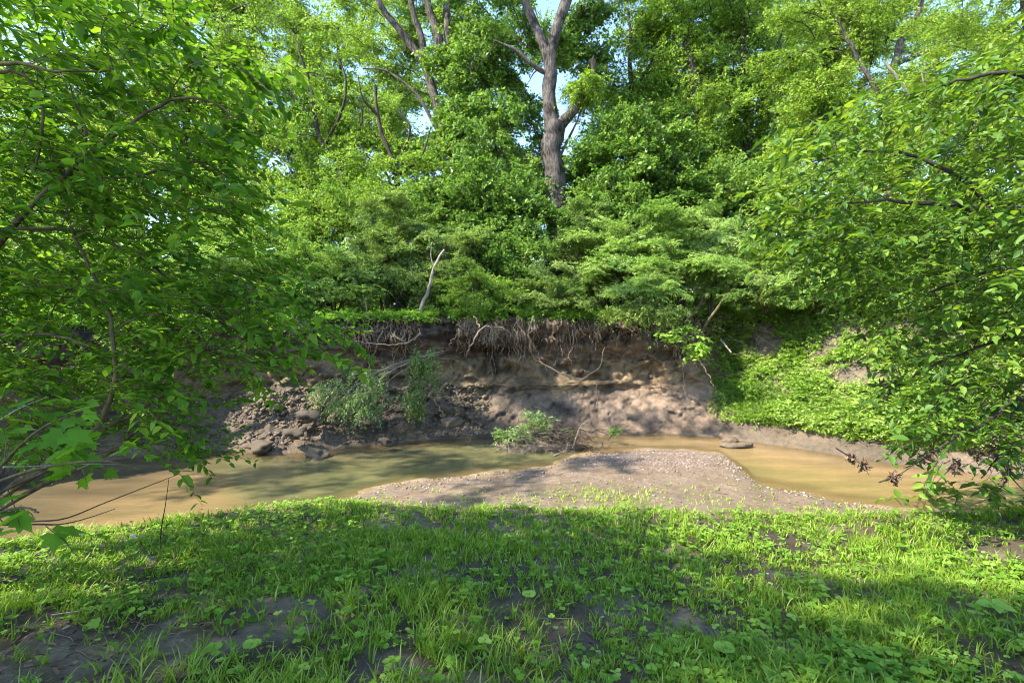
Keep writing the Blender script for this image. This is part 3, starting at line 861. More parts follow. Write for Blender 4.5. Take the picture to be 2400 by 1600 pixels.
def make_tree(name, label, stems, blobs, leafm, barkm, leaf=.11, per=7, ln=.75, pairs=8, cat='tree', group=None, trunk_sides=12,
              tbase=.5, flare=True, ratio=.6, rmul=1.0, sag=.1, size=2.2, dens=.36, kind='spring', **unused):
    """stems: list of (world pts, r0, r1); the first one is the trunk, from the ground"""
    base = np.asarray(stems[0][0][0], float)
    root = thing(name, label, cat, base, group)
    wood = []
    for si, (pts, r0, r1) in enumerate(stems):
        n = 36 if si == 0 else 22
        p, rd = stem_tube(pts, r0, r1, n)
        L = np.linalg.norm(p[-1] - p[0])
        p = p + np.stack([vnoise(np.arange(n) * .35, si * 3.3, base[0], 61), vnoise(np.arange(n) * .35, si * 3.3 + 9, base[0], 62), 0 * np.arange(n)], -1) * min(.012 * L, r0 * .5)
        if si == 0 and flare:
            rd = rd * (1 + .5 * np.exp(-np.linspace(0, L, n) / (r0 * 3)))
        sd = trunk_sides if r0 > .08 else 7
        V, F = tubesN([p], [rd], sd)
        ax = np.repeat(p, sd, 0)
        nz = 1 + .13 * fbm(V[:, 0] * 3, V[:, 1] * 3, V[:, 2] * 1.1, 3, 63) + .09 * fbm(V[:, 0] * 8, V[:, 1] * 8, V[:, 2] * 1.5, 2, 64)
        V = ax + (V - ax) * nz[:, None]
        part = 'trunk' if si == 0 else 'limb'
        link(part, make_mesh(part, V, F, barkm, smooth=True), root)
        wood.append((p, rd))
    tips = ellipsoid_tips([(c_, r_, max(4, int(n_ * dens))) for c_, r_, n_ in blobs])
    cen = np.mean([b[0] for b in blobs], 0)
    dirs = nrm(nrm(tips - cen) * (1, 1, .45) + R.normal(0, .45, tips.shape) * (1, 1, .35) + (0, 0, .05))
    bl = size * R.uniform(.8, 1.25, len(tips))
    starts = tips - dirs * (bl * .5)[:, None]
    PP, RR = attach(wood, starts, rmul=rmul, sag=sag)
    V, F = tubesN(PP, RR, 4)
    crown = link('crown', make_mesh('crown', V, F, barkm, smooth=True), root)
    for i in range(len(tips)):
        x_ = Vector(dirs[i]); y_ = Vector((0, 0, 1)).cross(x_).normalized(); z_ = x_.cross(y_)
        q = float(R.normal(0, .25)); y_, z_ = y_ * math.cos(q) + z_ * math.sin(q), z_ * math.cos(q) - y_ * math.sin(q)
        s_ = float(bl[i])
        M = Matrix(((x_[0] * s_, y_[0] * s_, z_[0] * s_, starts[i][0]), (x_[1] * s_, y_[1] * s_, z_[1] * s_, starts[i][1]), (x_[2] * s_, y_[2] * s_, z_[2] * s_, starts[i][2]), (0, 0, 0, 1)))
        bo = bpy.data.objects.new('bough', bough_meshes[kind][int(R.integers(0, len(bough_meshes[kind])))])
        COL.objects.link(bo); bo.parent = crown; bo['kind'] = 'stuff'
        bo.matrix_basis = M
    return root


def B(px, py, D, rxp, rzp, n, ry=None):
    k_ = D / FPX
    return (P(px, py, D), (rxp * k_, ry if ry else rxp * k_ * .75, rzp * k_), n)


def base_pt(px, D):
    x = (px - 1200) / FPX * D
    return np.array([x, D, floor_z(x, D) - .1])


def S(*pts):
    return [P(*p) for p in pts]


# big forked tree in the middle
b0 = base_pt(1302, 20)
make_tree('forked_maple_tree', 'large maple with furrowed trunk and broken right stub above the middle bank',
          [([b0] + S((1304, 600, 20), (1300, 480, 20), (1297, 420, 20), (1292, 350, 20), (1300, 290, 20)), .44, .36),
           (S((1297, 300, 20), (1288, 240, 20), (1288, 190, 20), (1288, 130, 20), (1312, 50, 20), (1330, -20, 20), (1350, -160, 20)), .29, .17),
           (S((1288, 150, 20), (1268, 95, 20), (1245, 40, 20), (1225, -10, 20), (1190, -140, 20)), .20, .12),
           (S((1303, 300, 20), (1330, 275, 19.8), (1352, 248, 19.7), (1362, 222, 19.7)), .24, .13),
           (S((1300, 400, 20), (1322, 345, 20), (1345, 300, 20.2), (1360, 260, 20.3)), .07, .03),
           (S((1285, 175, 20), (1245, 150, 19.8), (1210, 118, 19.7), (1180, 104, 19.7), (1160, 96, 19.7)), .10, .03)],
          [B(1185, 110, 23, 120, 130, 85), B(1150, 270, 22.5, 120, 110, 60), B(1130, 400, 21, 120, 90, 52), B(1345, 130, 24, 60, 130, 40),
           B(1270, -180, 21, 260, 130, 60), B(1205, 420, 19.6, 40, 50, 10)],
          M_leaf_maple, M_bark_grey, kind='maple', trunk_sides=18)
o = thing('leafy_tuft', 'feathery pale green tuft of leaves sprouting on the broken stub of the forked maple', 'foliage tuft', P(1362, 215, 19.7))
tips = ellipsoid_tips([B(1372, 205, 19.5, 34, 26, 26)])
lv, tw = crown_geo(tips, P(1365, 190, 19.5), .17, 6, .5, 9, None, ratio=.2, droop=.8, jit=.3)
V, F, T = stamp(KITE, *lv); link('foliage', make_mesh('tuft_leaves', V, F, M_leaf_yellow, tint=T), o, kind='stuff')
V, F = tubesN(tw, np.broadcast_to([.008, .005, .002], (len(tw), 3)), 3); link('twigs', make_mesh('tuft_twigs', V, F, M_bark_dark), o, kind='stuff')
# dead snag tip at its right
p, rd = stem_tube(S((1366, 225, 20.4), (1378, 190, 20.4), (1390, 165, 20.4), (1388, 142, 20.4)), .10, .14, 16)
V, F = tubesN([p], [rd], 9); V = V + .03 * np.stack([vnoise(V[:, 0] * 9, V[:, 1] * 9, V[:, 2] * 2, 3)] * 3, -1)
V2, F2 = tubesN([np.array([p[-1], p[-1] + (.06, 0, .22)])], [[.07, .01]], 5)
g = Geo(); g.add(V, F); g.add(V2, F2)
link('dead_snag', g.mesh('dead_snag', M_bark_brown, True), label='short splintered dead snag standing up right of the forked maple trunk', category='snag')

# double / many-stemmed tree left of it
b0 = base_pt(1100, 24)
make_tree('tall_grey_tree', 'tall pale grey tree with four long leaning stems left of the forked maple',
          [([b0] + S((1092, 520, 24), (1082, 430, 24), (1074, 340, 24), (1066, 260, 24), (1052, 190, 24), (1032, 110, 24), (1008, 40, 24), (995, -40, 24), (985, -160, 24)), .33, .15),
           (S((1078, 400, 24), (1040, 330, 24), (1022, 270, 24), (1016, 215, 24), (995, 150, 24), (955, 100, 24), (920, 50, 24), (890, 5, 24), (850, -80, 24)), .26, .12),
           (S((1068, 280, 24), (1060, 180, 24.3), (1052, 90, 24.3), (1048, 0, 24.3), (1044, -120, 24.3)), .20, .13),
           (S((1000, 160, 24), (985, 80, 24), (968, 20, 24), (955, -60, 24)), .16, .10),
           (S((1022, 300, 24), (985, 230, 24), (940, 190, 24), (900, 165, 24), (850, 160, 24)), .09, .03)],
          [B(960, 60, 27.5, 110, 130, 55), B(850, 110, 27.5, 110, 120, 46), B(900, 250, 27, 80, 70, 32), B(1130, 380, 24.5, 70, 90, 30), B(985, 390, 22.5, 50, 60, 14), B(980, -140, 25, 240, 110, 60),
           B(1070, 120, 26, 60, 120, 24)],
          M_leaf_bright, M_bark_grey, kind='spring')

TREES = [
    ('filler_tree', 'hazy light green tree far behind between the two big grey trunks', [(1130, 600, 30), (1130, 300, 30), (1120, 50, 30)], .2, [],
     [(1395, 420, 30, 70, 80, 26), (1130, 150, 30, 160, 170, 90), (1080, 400, 29, 130, 90, 50)], 'bright', 'dark', .5),
    ('pale_far_tree', 'light green tree far behind the leaning dark tree', [(800, 600, 31), (800, 300, 31), (790, 50, 31)], .2, [],
     [(780, 100, 31, 150, 160, 80), (850, 330, 30, 120, 90, 50), (680, 430, 30, 90, 60, 20)], 'yellow', 'dark', .5),
    ('far_right_tree', 'light green tree far behind the dark-stemmed tree', [(1560, 600, 31), (1560, 300, 31), (1580, 50, 31)], .2, [],
     [(1570, 200, 31, 120, 130, 60), (1500, 420, 30, 130, 90, 60), (1700, 430, 30, 140, 90, 60)], 'yellow', 'dark', .5),
    ('far_corner_tree', 'light green tree far behind the bright yellow-green tree', [(1900, 600, 29), (1900, 300, 29), (1910, 50, 29)], .2, [],
     [(1850, 120, 29, 150, 170, 90), (2000, 300, 28, 170, 140, 80), (2150, 100, 28, 160, 160, 70)], 'bright', 'dark', .5),
    ('far_upper_left_tree', 'light green tree far behind the arching shrub top', [(330, 600, 33), (330, 300, 33), (330, 50, 33)], .2, [],
     [(300, 60, 33, 170, 170, 80), (150, 380, 31, 200, 130, 80), (480, 330, 31, 120, 120, 60)], 'bright', 'dark', .5),
    # name, label, trunk pts, r, limbs, blobs, material, bark, tbase
    ('leaning_tree', 'dark slender tree leaning left, just left of the tall grey tree', [(850, 560, 22), (800, 400, 22), (765, 350, 22), (742, 300, 22), (735, 230, 22), (700, 120, 22)], .15,
     [[(795, 395, 22), (830, 330, 22), (850, 280, 22), (838, 230, 22)], [(760, 345, 22), (800, 260, 21.5), (810, 190, 21.5), (790, 130, 21.5)], [(742, 300, 22), (700, 240, 22), (660, 200, 22)]],
     [(720, 230, 23, 110, 90, 55), (790, 330, 22.5, 90, 60, 35), (640, 120, 24, 100, 120, 50)], 'bright', 'dark', .5),
    ('branching_tree', 'dark twisting tree with two bare curved boughs below the tall grey tree', [(950, 600, 21), (935, 480, 21), (925, 390, 21), (900, 330, 21), (885, 270, 21), (880, 200, 21)], .13,
     [[(930, 380, 21), (955, 330, 21), (958, 290, 21), (925, 255, 21)], [(935, 480, 21), (900, 400, 21), (865, 370, 21), (830, 320, 21)], [(920, 420, 21), (985, 370, 20.5), (1010, 300, 20.5)], [(885, 270, 21), (850, 230, 20.5), (840, 180, 20.5)]],
     [(880, 300, 22.5, 70, 60, 26), (870, 430, 21, 90, 60, 38), (965, 440, 22, 60, 50, 22)], 'bright', 'dark', .5),
    ('thin_pair_tree', 'thin pinkish-grey tree with twin stems beside the pale sky gap', [(745, 600, 26), (735, 460, 26), (722, 400, 26), (715, 330, 26), (700, 200, 26)], .16,
     [[(738, 470, 26), (700, 430, 26), (670, 380, 26), (640, 340, 26)]],
     [(640, 330, 27, 110, 50, 30), (720, 470, 25, 90, 60, 40), (560, 250, 27, 90, 90, 34), (790, 460, 24, 70, 70, 34)], 'bright', 'grey', .6),
    ('upper_left_tree', 'tree with dark forked limbs in the canopy above the arching shrub', [(430, 640, 28), (435, 400, 28), (440, 200, 28), (436, 60, 28), (430, -60, 28)], .22,
     [[(440, 180, 27), (500, 100, 26.5), (520, 40, 26.5), (580, 10, 26.5)], [(440, 300, 27), (560, 250, 26), (600, 200, 26)], [(440, 220, 28), (540, 120, 28), (565, 60, 28), (575, -20, 28)]],
     [(470, 60, 29, 150, 140, 90), (600, 30, 30, 110, 110, 60), (400, 250, 28, 120, 120, 60)], 'yellow', 'dark', .6),
    ('far_left_tree', 'leafy tree half hidden behind the top of the arching shrub', [(120, 640, 27), (120, 400, 27), (130, 100, 27)], .2, [],
     [(140, 180, 27, 170, 170, 100), (-60, 300, 27, 150, 200, 60), (240, 350, 26, 110, 110, 50)], 'yellow', 'dark', .5),
    ('right_gap_tree', 'airy light green tree just right of the open patch of blue sky', [(1470, 620, 25), (1475, 450, 25), (1480, 250, 25), (1478, 100, 25), (1475, 20, 25)], .17,
     [[(1478, 260, 25), (1440, 200, 25), (1420, 150, 25)], [(1478, 220, 25), (1530, 140, 25), (1545, 60, 25)]],
     [(1500, 110, 25.5, 62, 120, 54), (1440, 240, 25, 60, 70, 34), (1500, 300, 25, 90, 80, 44)], 'bright', 'dark', .45),
    ('dark_stem_tree', 'tree with a thick shaded stem and drooping boughs right of the airy light tree', [(1640, 640, 24), (1632, 480, 24), (1628, 330, 24), (1625, 200, 24), (1600, 60, 24), (1590, -80, 24)], .25,
     [[(1628, 330, 24), (1600, 250, 24), (1575, 190, 24)], [(1628, 240, 24), (1690, 170, 24), (1720, 100, 24)]],
     [(1620, 120, 25, 110, 150, 90), (1560, 330, 24, 80, 70, 40), (1680, 360, 23.5, 80, 80, 44), (1560, -60, 25, 120, 90, 44)], 'bright', 'grey', .4),
    ('tall_green_tree', 'tall dense tree hung with green creeper above the right-hand shrubs', [(1760, 640, 23), (1755, 450, 23), (1748, 300, 23), (1742, 150, 23), (1740, 0, 23)], .22,
     [[(1750, 320, 23), (1700, 250, 23), (1675, 205, 23)], [(1748, 250, 23), (1800, 160, 23), (1840, 60, 23)]],
     [(1740, 60, 23.5, 110, 160, 100), (1800, 260, 22.5, 90, 110, 60), (1700, 240, 23, 70, 90, 40)], 'bright', 'dark', .5),
    ('yellow_top_tree', 'bright yellow-green tree in full sun at the upper right', [(2080, 640, 19), (2082, 350, 19), (2090, 180, 19), (2120, 90, 19), (2150, 30, 19), (2180, -60, 19)], .2,
     [[(2085, 260, 19), (2000, 120, 19), (1960, 40, 19)], [(2100, 150, 19), (2210, 100, 19), (2290, 20, 19)]],
     [(1940, 120, 20, 110, 140, 90), (2080, 30, 20, 130, 110, 80), (2050, 250, 19, 120, 90, 60), (1900, 300, 20, 80, 80, 40)], 'yellow', 'grey', .6),
    ('corner_tree', 'sunlit tree filling the top right corner behind the overhanging boughs', [(2450, 700, 15), (2440, 450, 15), (2420, 200, 15), (2400, 0, 15)], .2, [],
     [(2330, 120, 15.5, 150, 110, 80), (2460, 0, 15, 160, 140, 60), (2250, 280, 16, 110, 90, 50), (2420, 350, 15, 150, 130, 60)], 'yellow', 'grey', .55),
    ('thin_sapling', 'thin straight sapling standing between the forked maple and the dark-stemmed tree', [(1455, 660, 19.5), (1462, 480, 19.5), (1472, 380, 19.5), (1478, 290, 19.5)], .06, [],
     [(1465, 360, 19.5, 90, 90, 55), (1530, 440, 20, 70, 50, 30), (1400, 440, 20.5, 60, 60, 26)], 'maple', 'grey', .6),
    ('mid_shade_tree', 'low shaded tree behind the bright shrubs on the right of the maple', [(1600, 700, 19), (1600, 540, 19), (1590, 420, 19), (1560, 340, 19)], .1, [],
     [(1640, 440, 19.5, 90, 60, 45), (1720, 480, 19, 80, 60, 40), (1560, 500, 19.5, 80, 50, 36)], 'maple', 'dark', .65),
    ('left_understory_tree', 'bushy understory tree left of the pale leaning stem', [(760, 700, 19), (765, 620, 19), (770, 540, 19), (800, 470, 19)], .08, [[(765, 600, 19), (735, 560, 19), (700, 540, 19)]],
     [(720, 520, 19.5, 60, 50, 34), (800, 500, 19.5, 90, 60, 50), (890, 520, 20, 70, 50, 34)], 'bright', 'dark', .5),
    ('middle_understory_tree', 'fresh green understory tree with big drooping leaves left of the maple trunk', [(1130, 700, 18.5), (1135, 600, 18.5), (1140, 500, 18.5), (1150, 430, 18.5)], .07, [],
     [(1130, 480, 18.5, 90, 60, 50), (1210, 530, 18, 60, 60, 34), (1040, 500, 19, 80, 50, 38)], 'maple', 'dark', .6),
    ('right_understory_tree', 'leafy young tree right of the maple trunk at shrub height', [(1390, 700, 18.5), (1392, 600, 18.5), (1400, 500, 18.5)], .06, [],
     [(1420, 510, 18.5, 70, 50, 36), (1480, 560, 18.5, 70, 45, 30)], 'maple', 'dark', .7),
    ('behind_left_tree', 'middle-sized sunny tree glimpsed through the arching shrub', [(300, 700, 21), (310, 560, 21), (320, 420, 21)], .12, [],
     [(320, 460, 21.5, 110, 80, 56), (480, 440, 22, 90, 80, 46), (540, 560, 20, 60, 50, 26)], 'yellow', 'dark', .5),
    ('left_edge_tree', 'middle-sized tree behind the arching shrub at the picture edge', [(40, 700, 19), (50, 560, 19), (50, 400, 19)], .12, [],
     [(60, 440, 19.5, 120, 90, 60), (180, 560, 19, 100, 60, 44), (-100, 480, 19, 100, 120, 40)], 'bright', 'dark', .5),
    ('right_middle_tree', 'sunny tree whose crown shows between the shrubs and the overhanging boughs', [(1880, 700, 17.5), (1880, 540, 17.5), (1880, 420, 17.5)], .1, [],
     [(1850, 470, 18, 100, 80, 60), (1960, 540, 17.5, 90, 70, 44), (2060, 430, 17.5, 100, 90, 50)], 'yellow', 'grey', .5),
    ('right_far_tree', 'tree with dark trunk behind the boughs at the right edge', [(2260, 720, 16), (2255, 560, 16), (2250, 450, 16)], .12, [],
     [(2230, 500, 16.5, 130, 90, 60), (2400, 560, 16, 130, 110, 50)], 'bright', 'dark', .5),
]
MM = {'bright': M_leaf_bright, 'yellow': M_leaf_yellow, 'maple': M_leaf_maple}
BK = {'dark': M_bark_dark, 'grey': M_bark_grey, 'brown': M_bark_brown}
for nm, lab, tr_, r0, limbs, blobs, mk, bk, tb in TREES:
    D0 = tr_[0][2]
    pts = [base_pt(tr_[0][0], D0)] + [P(*q) for q in tr_[1:]]
    st = [(pts, r0, r0 * .35)] + [(S(*l), r0 * .5, r0 * .18) for l in limbs]
    lf = .095 + .0018 * D0
    make_tree(nm, lab, st, [B(*b) for b in blobs], MM[mk], BK[bk], kind={'bright': 'spring'}.get(mk, mk), size=.102 * D0 * (.9 if r0 < .11 else 1), dens=.38 if r0 > .11 else .48, trunk_sides=10)

# ------------------------------------------------------------------ shrubs on top of the bank
SHRUBS = [
    ('pale_arching_shrub', 'pale sunlit honeysuckle with layered arching twigs left above the bank', 785, 15.4, 90, 650, 62, 'pale'),
    ('broad_green_shrub', 'broad mid green honeysuckle between the pale shrub and the leaning stem', 905, 16.2, 90, 590, 100, 'shrub'),
    ('shaded_shrub', 'shaded fine-leaved shrub just right of the pale leaning stem', 1070, 16.2, 80, 620, 90, 'shrub'),
    ('deep_green_shrub', 'deep green shrub directly in front of the maple trunk base', 1210, 16.4, 90, 640, 74, 'maple'),
    ('tall_twiggy_shrub', 'tall twiggy shrub right of the maple trunk base', 1370, 17, 70, 600, 95, 'shrub'),
    ('bright_tiered_shrub', 'brightly lit shrub with flat tiers of small yellow-green leaves above the right bank', 1500, 16.0, 110, 570, 80, 'pale'),
    ('low_tiered_shrub', 'low bright shrub overhanging the right end of the bare bank', 1490, 14.9, 90, 655, 40, 'pale'),
    ('wide_bright_shrub', 'wide sunny shrub between the tiered shrub and the dark hollow', 1670, 15.6, 110, 590, 80, 'pale'),
    ('hollow_shrub', 'shrub with bare pale twigs arching over the dark hollow', 1790, 15.0, 90, 650, 52, 'shrub'),
    ('slope_shrub', 'pale shrub at the top of the green slope right of the hollow', 1910, 14.6, 95, 640, 80, 'pale'),
    ('upper_slope_shrub', 'shrub on the upper slope partly behind the hanging boughs', 2070, 14.2, 110, 650, 90, 'spring'),
    ('edge_slope_shrub', 'shrub on the slope behind the hanging boughs near the picture edge', 2280, 13.2, 150, 690, 110, 'shrub'),
    ('left_bank_shrub', 'shrub on the bank seen through the arching shrub leaves', 650, 15.4, 80, 620, 90, 'spring'),
    ('pale_left_shrub', 'pale shrub on the left bank behind the leaf screen', 500, 14.6, 110, 640, 85, 'pale'),
    ('low_left_shrub', 'low bright shrub on the far left of the bank behind leaves', 290, 13.8, 120, 660, 90, 'spring'),
    ('far_left_shrub', 'shrub at the left picture edge beyond the creek', 60, 12.8, 140, 670, 100, 'shrub'),
    ('outer_left_shrub', 'outermost shrub beyond the creek on the left', -160, 12.0, 140, 670, 110, 'shrub'),
    ('back_left_shrub', 'shrub in the second row behind the leaning stem', 990, 18.2, 90, 560, 110, 'spring'),
    ('back_middle_shrub', 'second row shrub left of the maple trunk with soft green leaves', 1150, 18.2, 80, 560, 100, 'maple'),
    ('back_right_shrub', 'second row shrub behind the bright tiered shrub', 1420, 18.4, 90, 560, 110, 'maple'),
    ('low_front_shrub', 'low leafy shrub at the bank edge left of the yellow-green grass tuft', 1120, 15.0, 70, 680, 34, 'spring'),
    ('low_centre_shrub', 'low shrub close to the bank edge right of the hanging root bundle', 1310, 15.2, 80, 680, 36, 'shrub'),
    ('corner_gap_shrub', 'rounded shrub low on the bank between the pale shrub and leaf screen', 700, 14.9, 60, 690, 34, 'shrub'),
]
for nm, lab, px, D, rxp, pyc, ryp, kd in SHRUBS:
    b0 = base_pt(px, D)
    top = P(px, pyc, D)
    rx = rxp / FPX * D; rz = max(ryp / FPX * D, .5)
    st = []
    for k in range(6):
        a = R.uniform(0, 6.28); q = R.uniform(.3, .9)
        e_ = top + np.array([math.cos(a) * rx * q, math.sin(a) * rx * q * .6, R.uniform(-.2, .7) * rz])
        c_ = b0 + (e_ - b0) * .5 + np.array([0, 0, .35 * rz])
        st.append(([b0 + R.normal(0, .06, 3) * (1, 1, 0), c_, e_], R.uniform(.018, .035), .008))
    nt_ = int(18 + rxp * ryp * .0066)
    make_tree(nm, lab, st, [(top, (rx, rx * .7, rz), nt_), (top + np.array([0, -.3, -rz * .6]), (rx * .95, rx * .6, rz * .5), nt_ // 2)], M_leaf_shrub, M_bark_olive if kd != 'pale' else M_bark_dark,
              kind=kd, size=1.15 if ryp > 60 else .85, dens=.5, cat='shrub', rmul=.7, flare=False)


def lone_stem(name, label, pts, r0, r1, mat, cat='stem', extra=()):
    g = Geo()
    p = smooth_path(pts, 26); p[:, :2] += .5 * r0 * np.stack([vnoise(np.arange(26) * .5, 3, 1, 5), vnoise(np.arange(26) * .5, 7, 1, 6)], -1)
    V, F = tubesN([p], [np.linspace(r0, r1, 26)], 8); g.add(V, F)
    for ex, a, b in extra:
        V, F = tubesN([smooth_path(ex, 14)], [np.linspace(a, b, 14)], 6); g.add(V, F)
    return link(name, g.mesh(name, mat, True), label=label, category=cat)


lone_stem('leaning_sapling', 'pale bare stem leaning right from the bank edge in front of the shrubs', S((985, 728, 14.7), (1000, 690, 14.7), (1008, 660, 14.7), (1020, 620, 14.75), (1040, 585, 14.9)), .06, .03, M_bark_pale, 'sapling stem',
          [(S((1018, 630, 15.4), (1010, 600, 15.5), (1012, 570, 15.7)), .02, .008)])
lone_stem('arching_sapling', 'thin olive trunk arching right over the dark hollow', S((1640, 785, 14.6), (1672, 735, 14.6), (1700, 695, 14.6), (1745, 655, 14.6), (1800, 634, 14.7), (1850, 630, 14.9)), .045, .02, M_bark_olive, 'sapling')
lone_stem('mossy_sapling', 'thicker mossy trunk leaning right behind the thin arching trunk', S((1605, 760, 15.2), (1640, 715, 15.3), (1665, 680, 15.4), (1695, 635, 15.6)), .075, .05, M_bark_olive, 'sapling')
lone_stem('white_stem', 'short whitish bare stem sticking up at the left end of the bank edge', S((858, 742, 14.4), (858, 715, 14.4), (850, 690, 14.4)), .016, .008, M_bark_pale, 'stem')
lone_stem('bleached_stick', 'bleached stick leaning in the dark hollow right of the bare bank', S((1690, 795, 14.9), (1702, 812, 14.7), (1714, 826, 14.5)), .03, .02, M_bark_pale, 'stick')
lone_stem('bare_pole', 'bare leaning dead branch lying on the green slope at the upper right', S((2000, 712, 15.0), (2020, 745, 14.7), (2045, 770, 14.4)), .04, .02, M_bark_pale, 'dead branch')
lone_stem('slanting_branch', 'white bare branch slanting through the canopy at the upper right', S((2075, 145, 13), (2100, 180, 13), (2125, 215, 13), (2135, 245, 13)), .035, .02, M_bark_pale, 'dead branch',
          [(S((2160, 165, 13), (2165, 195, 13), (2180, 215, 13)), .02, .008)])
lone_stem('fallen_log', 'short reddish-brown broken log lying on the slope beside the hanging boughs', S((2066, 925, 12.2), (2040, 934, 12.1), (2005, 948, 12.0), (1975, 955, 12.0)), .07, .04, M_bark_brown, 'log')
lone_stem('overhead_twig', 'short dark twig hanging into the blue sky gap at the top edge', S((1355, -40, 16), (1368, 0, 16), (1374, 15, 16), (1370, 28, 16)), .025, .01, M_bark_dark, 'twig')

# dark thin saplings and twigs under the shrubs
n = 260
px = R.uniform(650, 1620, n); D = R.uniform(15.2, 18.5, n)
Pt, Rd = [], []
for a, d_ in zip(px, D):
    b0 = base_pt(a, d_); h = R.uniform(.9, 2.3); lean = R.normal(0, .35, 2)
    k5 = np.linspace(0, 1, 6)[:, None]
    p = b0 + k5 * np.array([lean[0] * h, lean[1] * h * .5, h]) + R.normal(0, .04, (6, 3)) * k5
    Pt.append(p); Rd.append(np.linspace(R.uniform(.008, .022), .005, 6))
V, F = tubesN(np.array(Pt), np.array(Rd), 4)
link('thicket', make_mesh('thicket', V, F, M_bark_dark), kind='stuff', label='thicket of thin bare stems in the shade under the shrubs', category='thicket')

# distant wood closing the view
n = 1500
ang = R.uniform(-1.15, 1.15, n); dist = R.uniform(36, 62, n)
zt = 3 + (R.random(n) ** .8) * (9.5 + 3.0 * fbm(ang * 9, 0, 0, 3, 88))
tips = np.stack([dist * np.sin(ang), dist * np.cos(ang), zt], -1)
lv, tw = crown_geo(tips, np.array([0, 60, 3.]), .55, 5, 2.2, 6, None, ratio=.7)
V, F, T = stamp(KITE, *lv)
link('far_wood', make_mesh('far_wood', V, F, M_leaf_bright, tint=T), kind='stuff', label='far woodland closing the view behind the trees', category='woodland')


n = 1500
ang = R.uniform(-1.0, 1.0, n); dist = R.uniform(21.5, 30, n)
tips = np.stack([dist * np.sin(ang), dist * np.cos(ang), 3.4 + R.random(n) * (2.4 + 1.4 * fbm(ang * 12, dist * .2, 0, 3, 89))], -1)
lv, tw = crown_geo(tips, np.array([0, 60, 3.]), .20, 5, .9, 7, None, ratio=.6)
V, F, T = stamp(KITE, *lv)
link('undergrowth', make_mesh('undergrowth', V, F, M_leaf_bright, tint=T), kind='stuff', label='dense low undergrowth between the tree trunks behind the shrubs', category='undergrowth')


# ------------------------------------------------------------------ ground cover on the bank lip and the green slope
def bank_samples(n, fun):
    """fun(px, z) -> weight 0..1"""
    out = []
    ii = np.where((bpx > -300) & (bpx < 2800))[0]
    while sum(len(o) for o in out) < n:
        i = R.choice(ii, n * 2); j = R.integers(14, BANK.shape[1] - 12, n * 2)
        a = R.random((n * 2, 1))
        p = BANK[i, j] * (1 - a) + BANK[i, j + 1] * a
        k_ = R.random(n * 2) < fun(bpx[i], p[:, 2])
        out.append(p[k_])
    return np.concatenate(out)[:n]


def slope_w(px, z):
    return sstep(1655, 1760, px + (z - 1) * 10) * sstep(.04, .22, z) * sstep(4.6, 3.6, z)


sp = bank_samples(17000, slope_w)
nz = fbm(sp[:, 0] * 1.3, sp[:, 1] * 1.3, sp[:, 2] * 1.3, 3, 101)
sp = sp[nz > -.32]
h = np.clip(.10 + .55 * fbm(sp[:, 0] * 1.3, sp[:, 1] * 1.3, sp[:, 2], 3, 102), .02, .9)
cl = sp + np.stack([R.normal(0, .05, len(sp)), R.normal(-.05, .05, len(sp)), h * R.uniform(.3, 1, len(sp))], -1)
lv, tw = sprays(cl, nrm(R.normal(0, 1, (len(cl), 3)) * (1, 1, .3) + (0, -.5, .35)), R.uniform(.12, .3, len(cl)), 5, .075, .55, .3, .45, tint=np.clip(.5 + .5 * fbm(sp[:, 0] * 1.6, sp[:, 1] * 1.6, sp[:, 2], 3, 103), 0, 1))
V, F, T = stamp(KITE, *lv)
g = Geo(); g.add(V, F, T)
link('ground_cover', g.mesh('ground_cover', M_cover), kind='stuff', label='sunlit low vines and weeds covering the right-hand slope down to the water', category='ground cover')
sp = bank_samples(2600, lambda px, z: slope_w(px, z) * sstep(1.3, .5, z))
C_ = np.repeat(sp, 8, 0) + R.normal(0, .03, (len(sp) * 8, 3)); n = len(C_)
a = R.uniform(0, 6.28, n)
V, F, T = stamp(BLADE2, C_, np.stack([.5 * np.cos(a), .5 * np.sin(a) - .2, np.full(n, .9)], -1), np.stack([np.cos(a), np.sin(a), np.full(n, -.3)], -1), R.uniform(.12, .32, n), .013, np.clip(R.normal(.6, .25, n), 0, 1))
link('slope_grass', make_mesh('slope_grass', V, F, M_cover, tint=T), kind='stuff', label='bright long grass along the foot of the right-hand slope', category='grass')
# dry grass stalks and dead twigs on the slope
sp = bank_samples(1800, slope_w)
k5 = np.linspace(0, 1, 5)[None, :, None]
dr = R.normal(0, 1, (len(sp), 1, 3)) * (.5, .3, .25) + (0, -.15, .18)
Pt = sp[:, None] + k5 * dr * R.uniform(.4, 1.2, (len(sp), 1, 1)) + R.normal(0, .015, (len(sp), 5, 3))
V, F = tubesN(Pt, np.broadcast_to(np.linspace(.007, .002, 5), (len(sp), 5)), 3)
link('dry_stalks', make_mesh('dry_stalks', V, F, M_bark_pale), kind='stuff', label='dry pale stalks and dead twigs tangled among the slope weeds', category='dead stalks')


def lip_w(px, z):
    return sstep(1700, 1640, px) * sstep(3.0, 3.15, z + 0 * px + .3 * sstep(900, 300, px)) * sstep(3.9, 3.5, z)


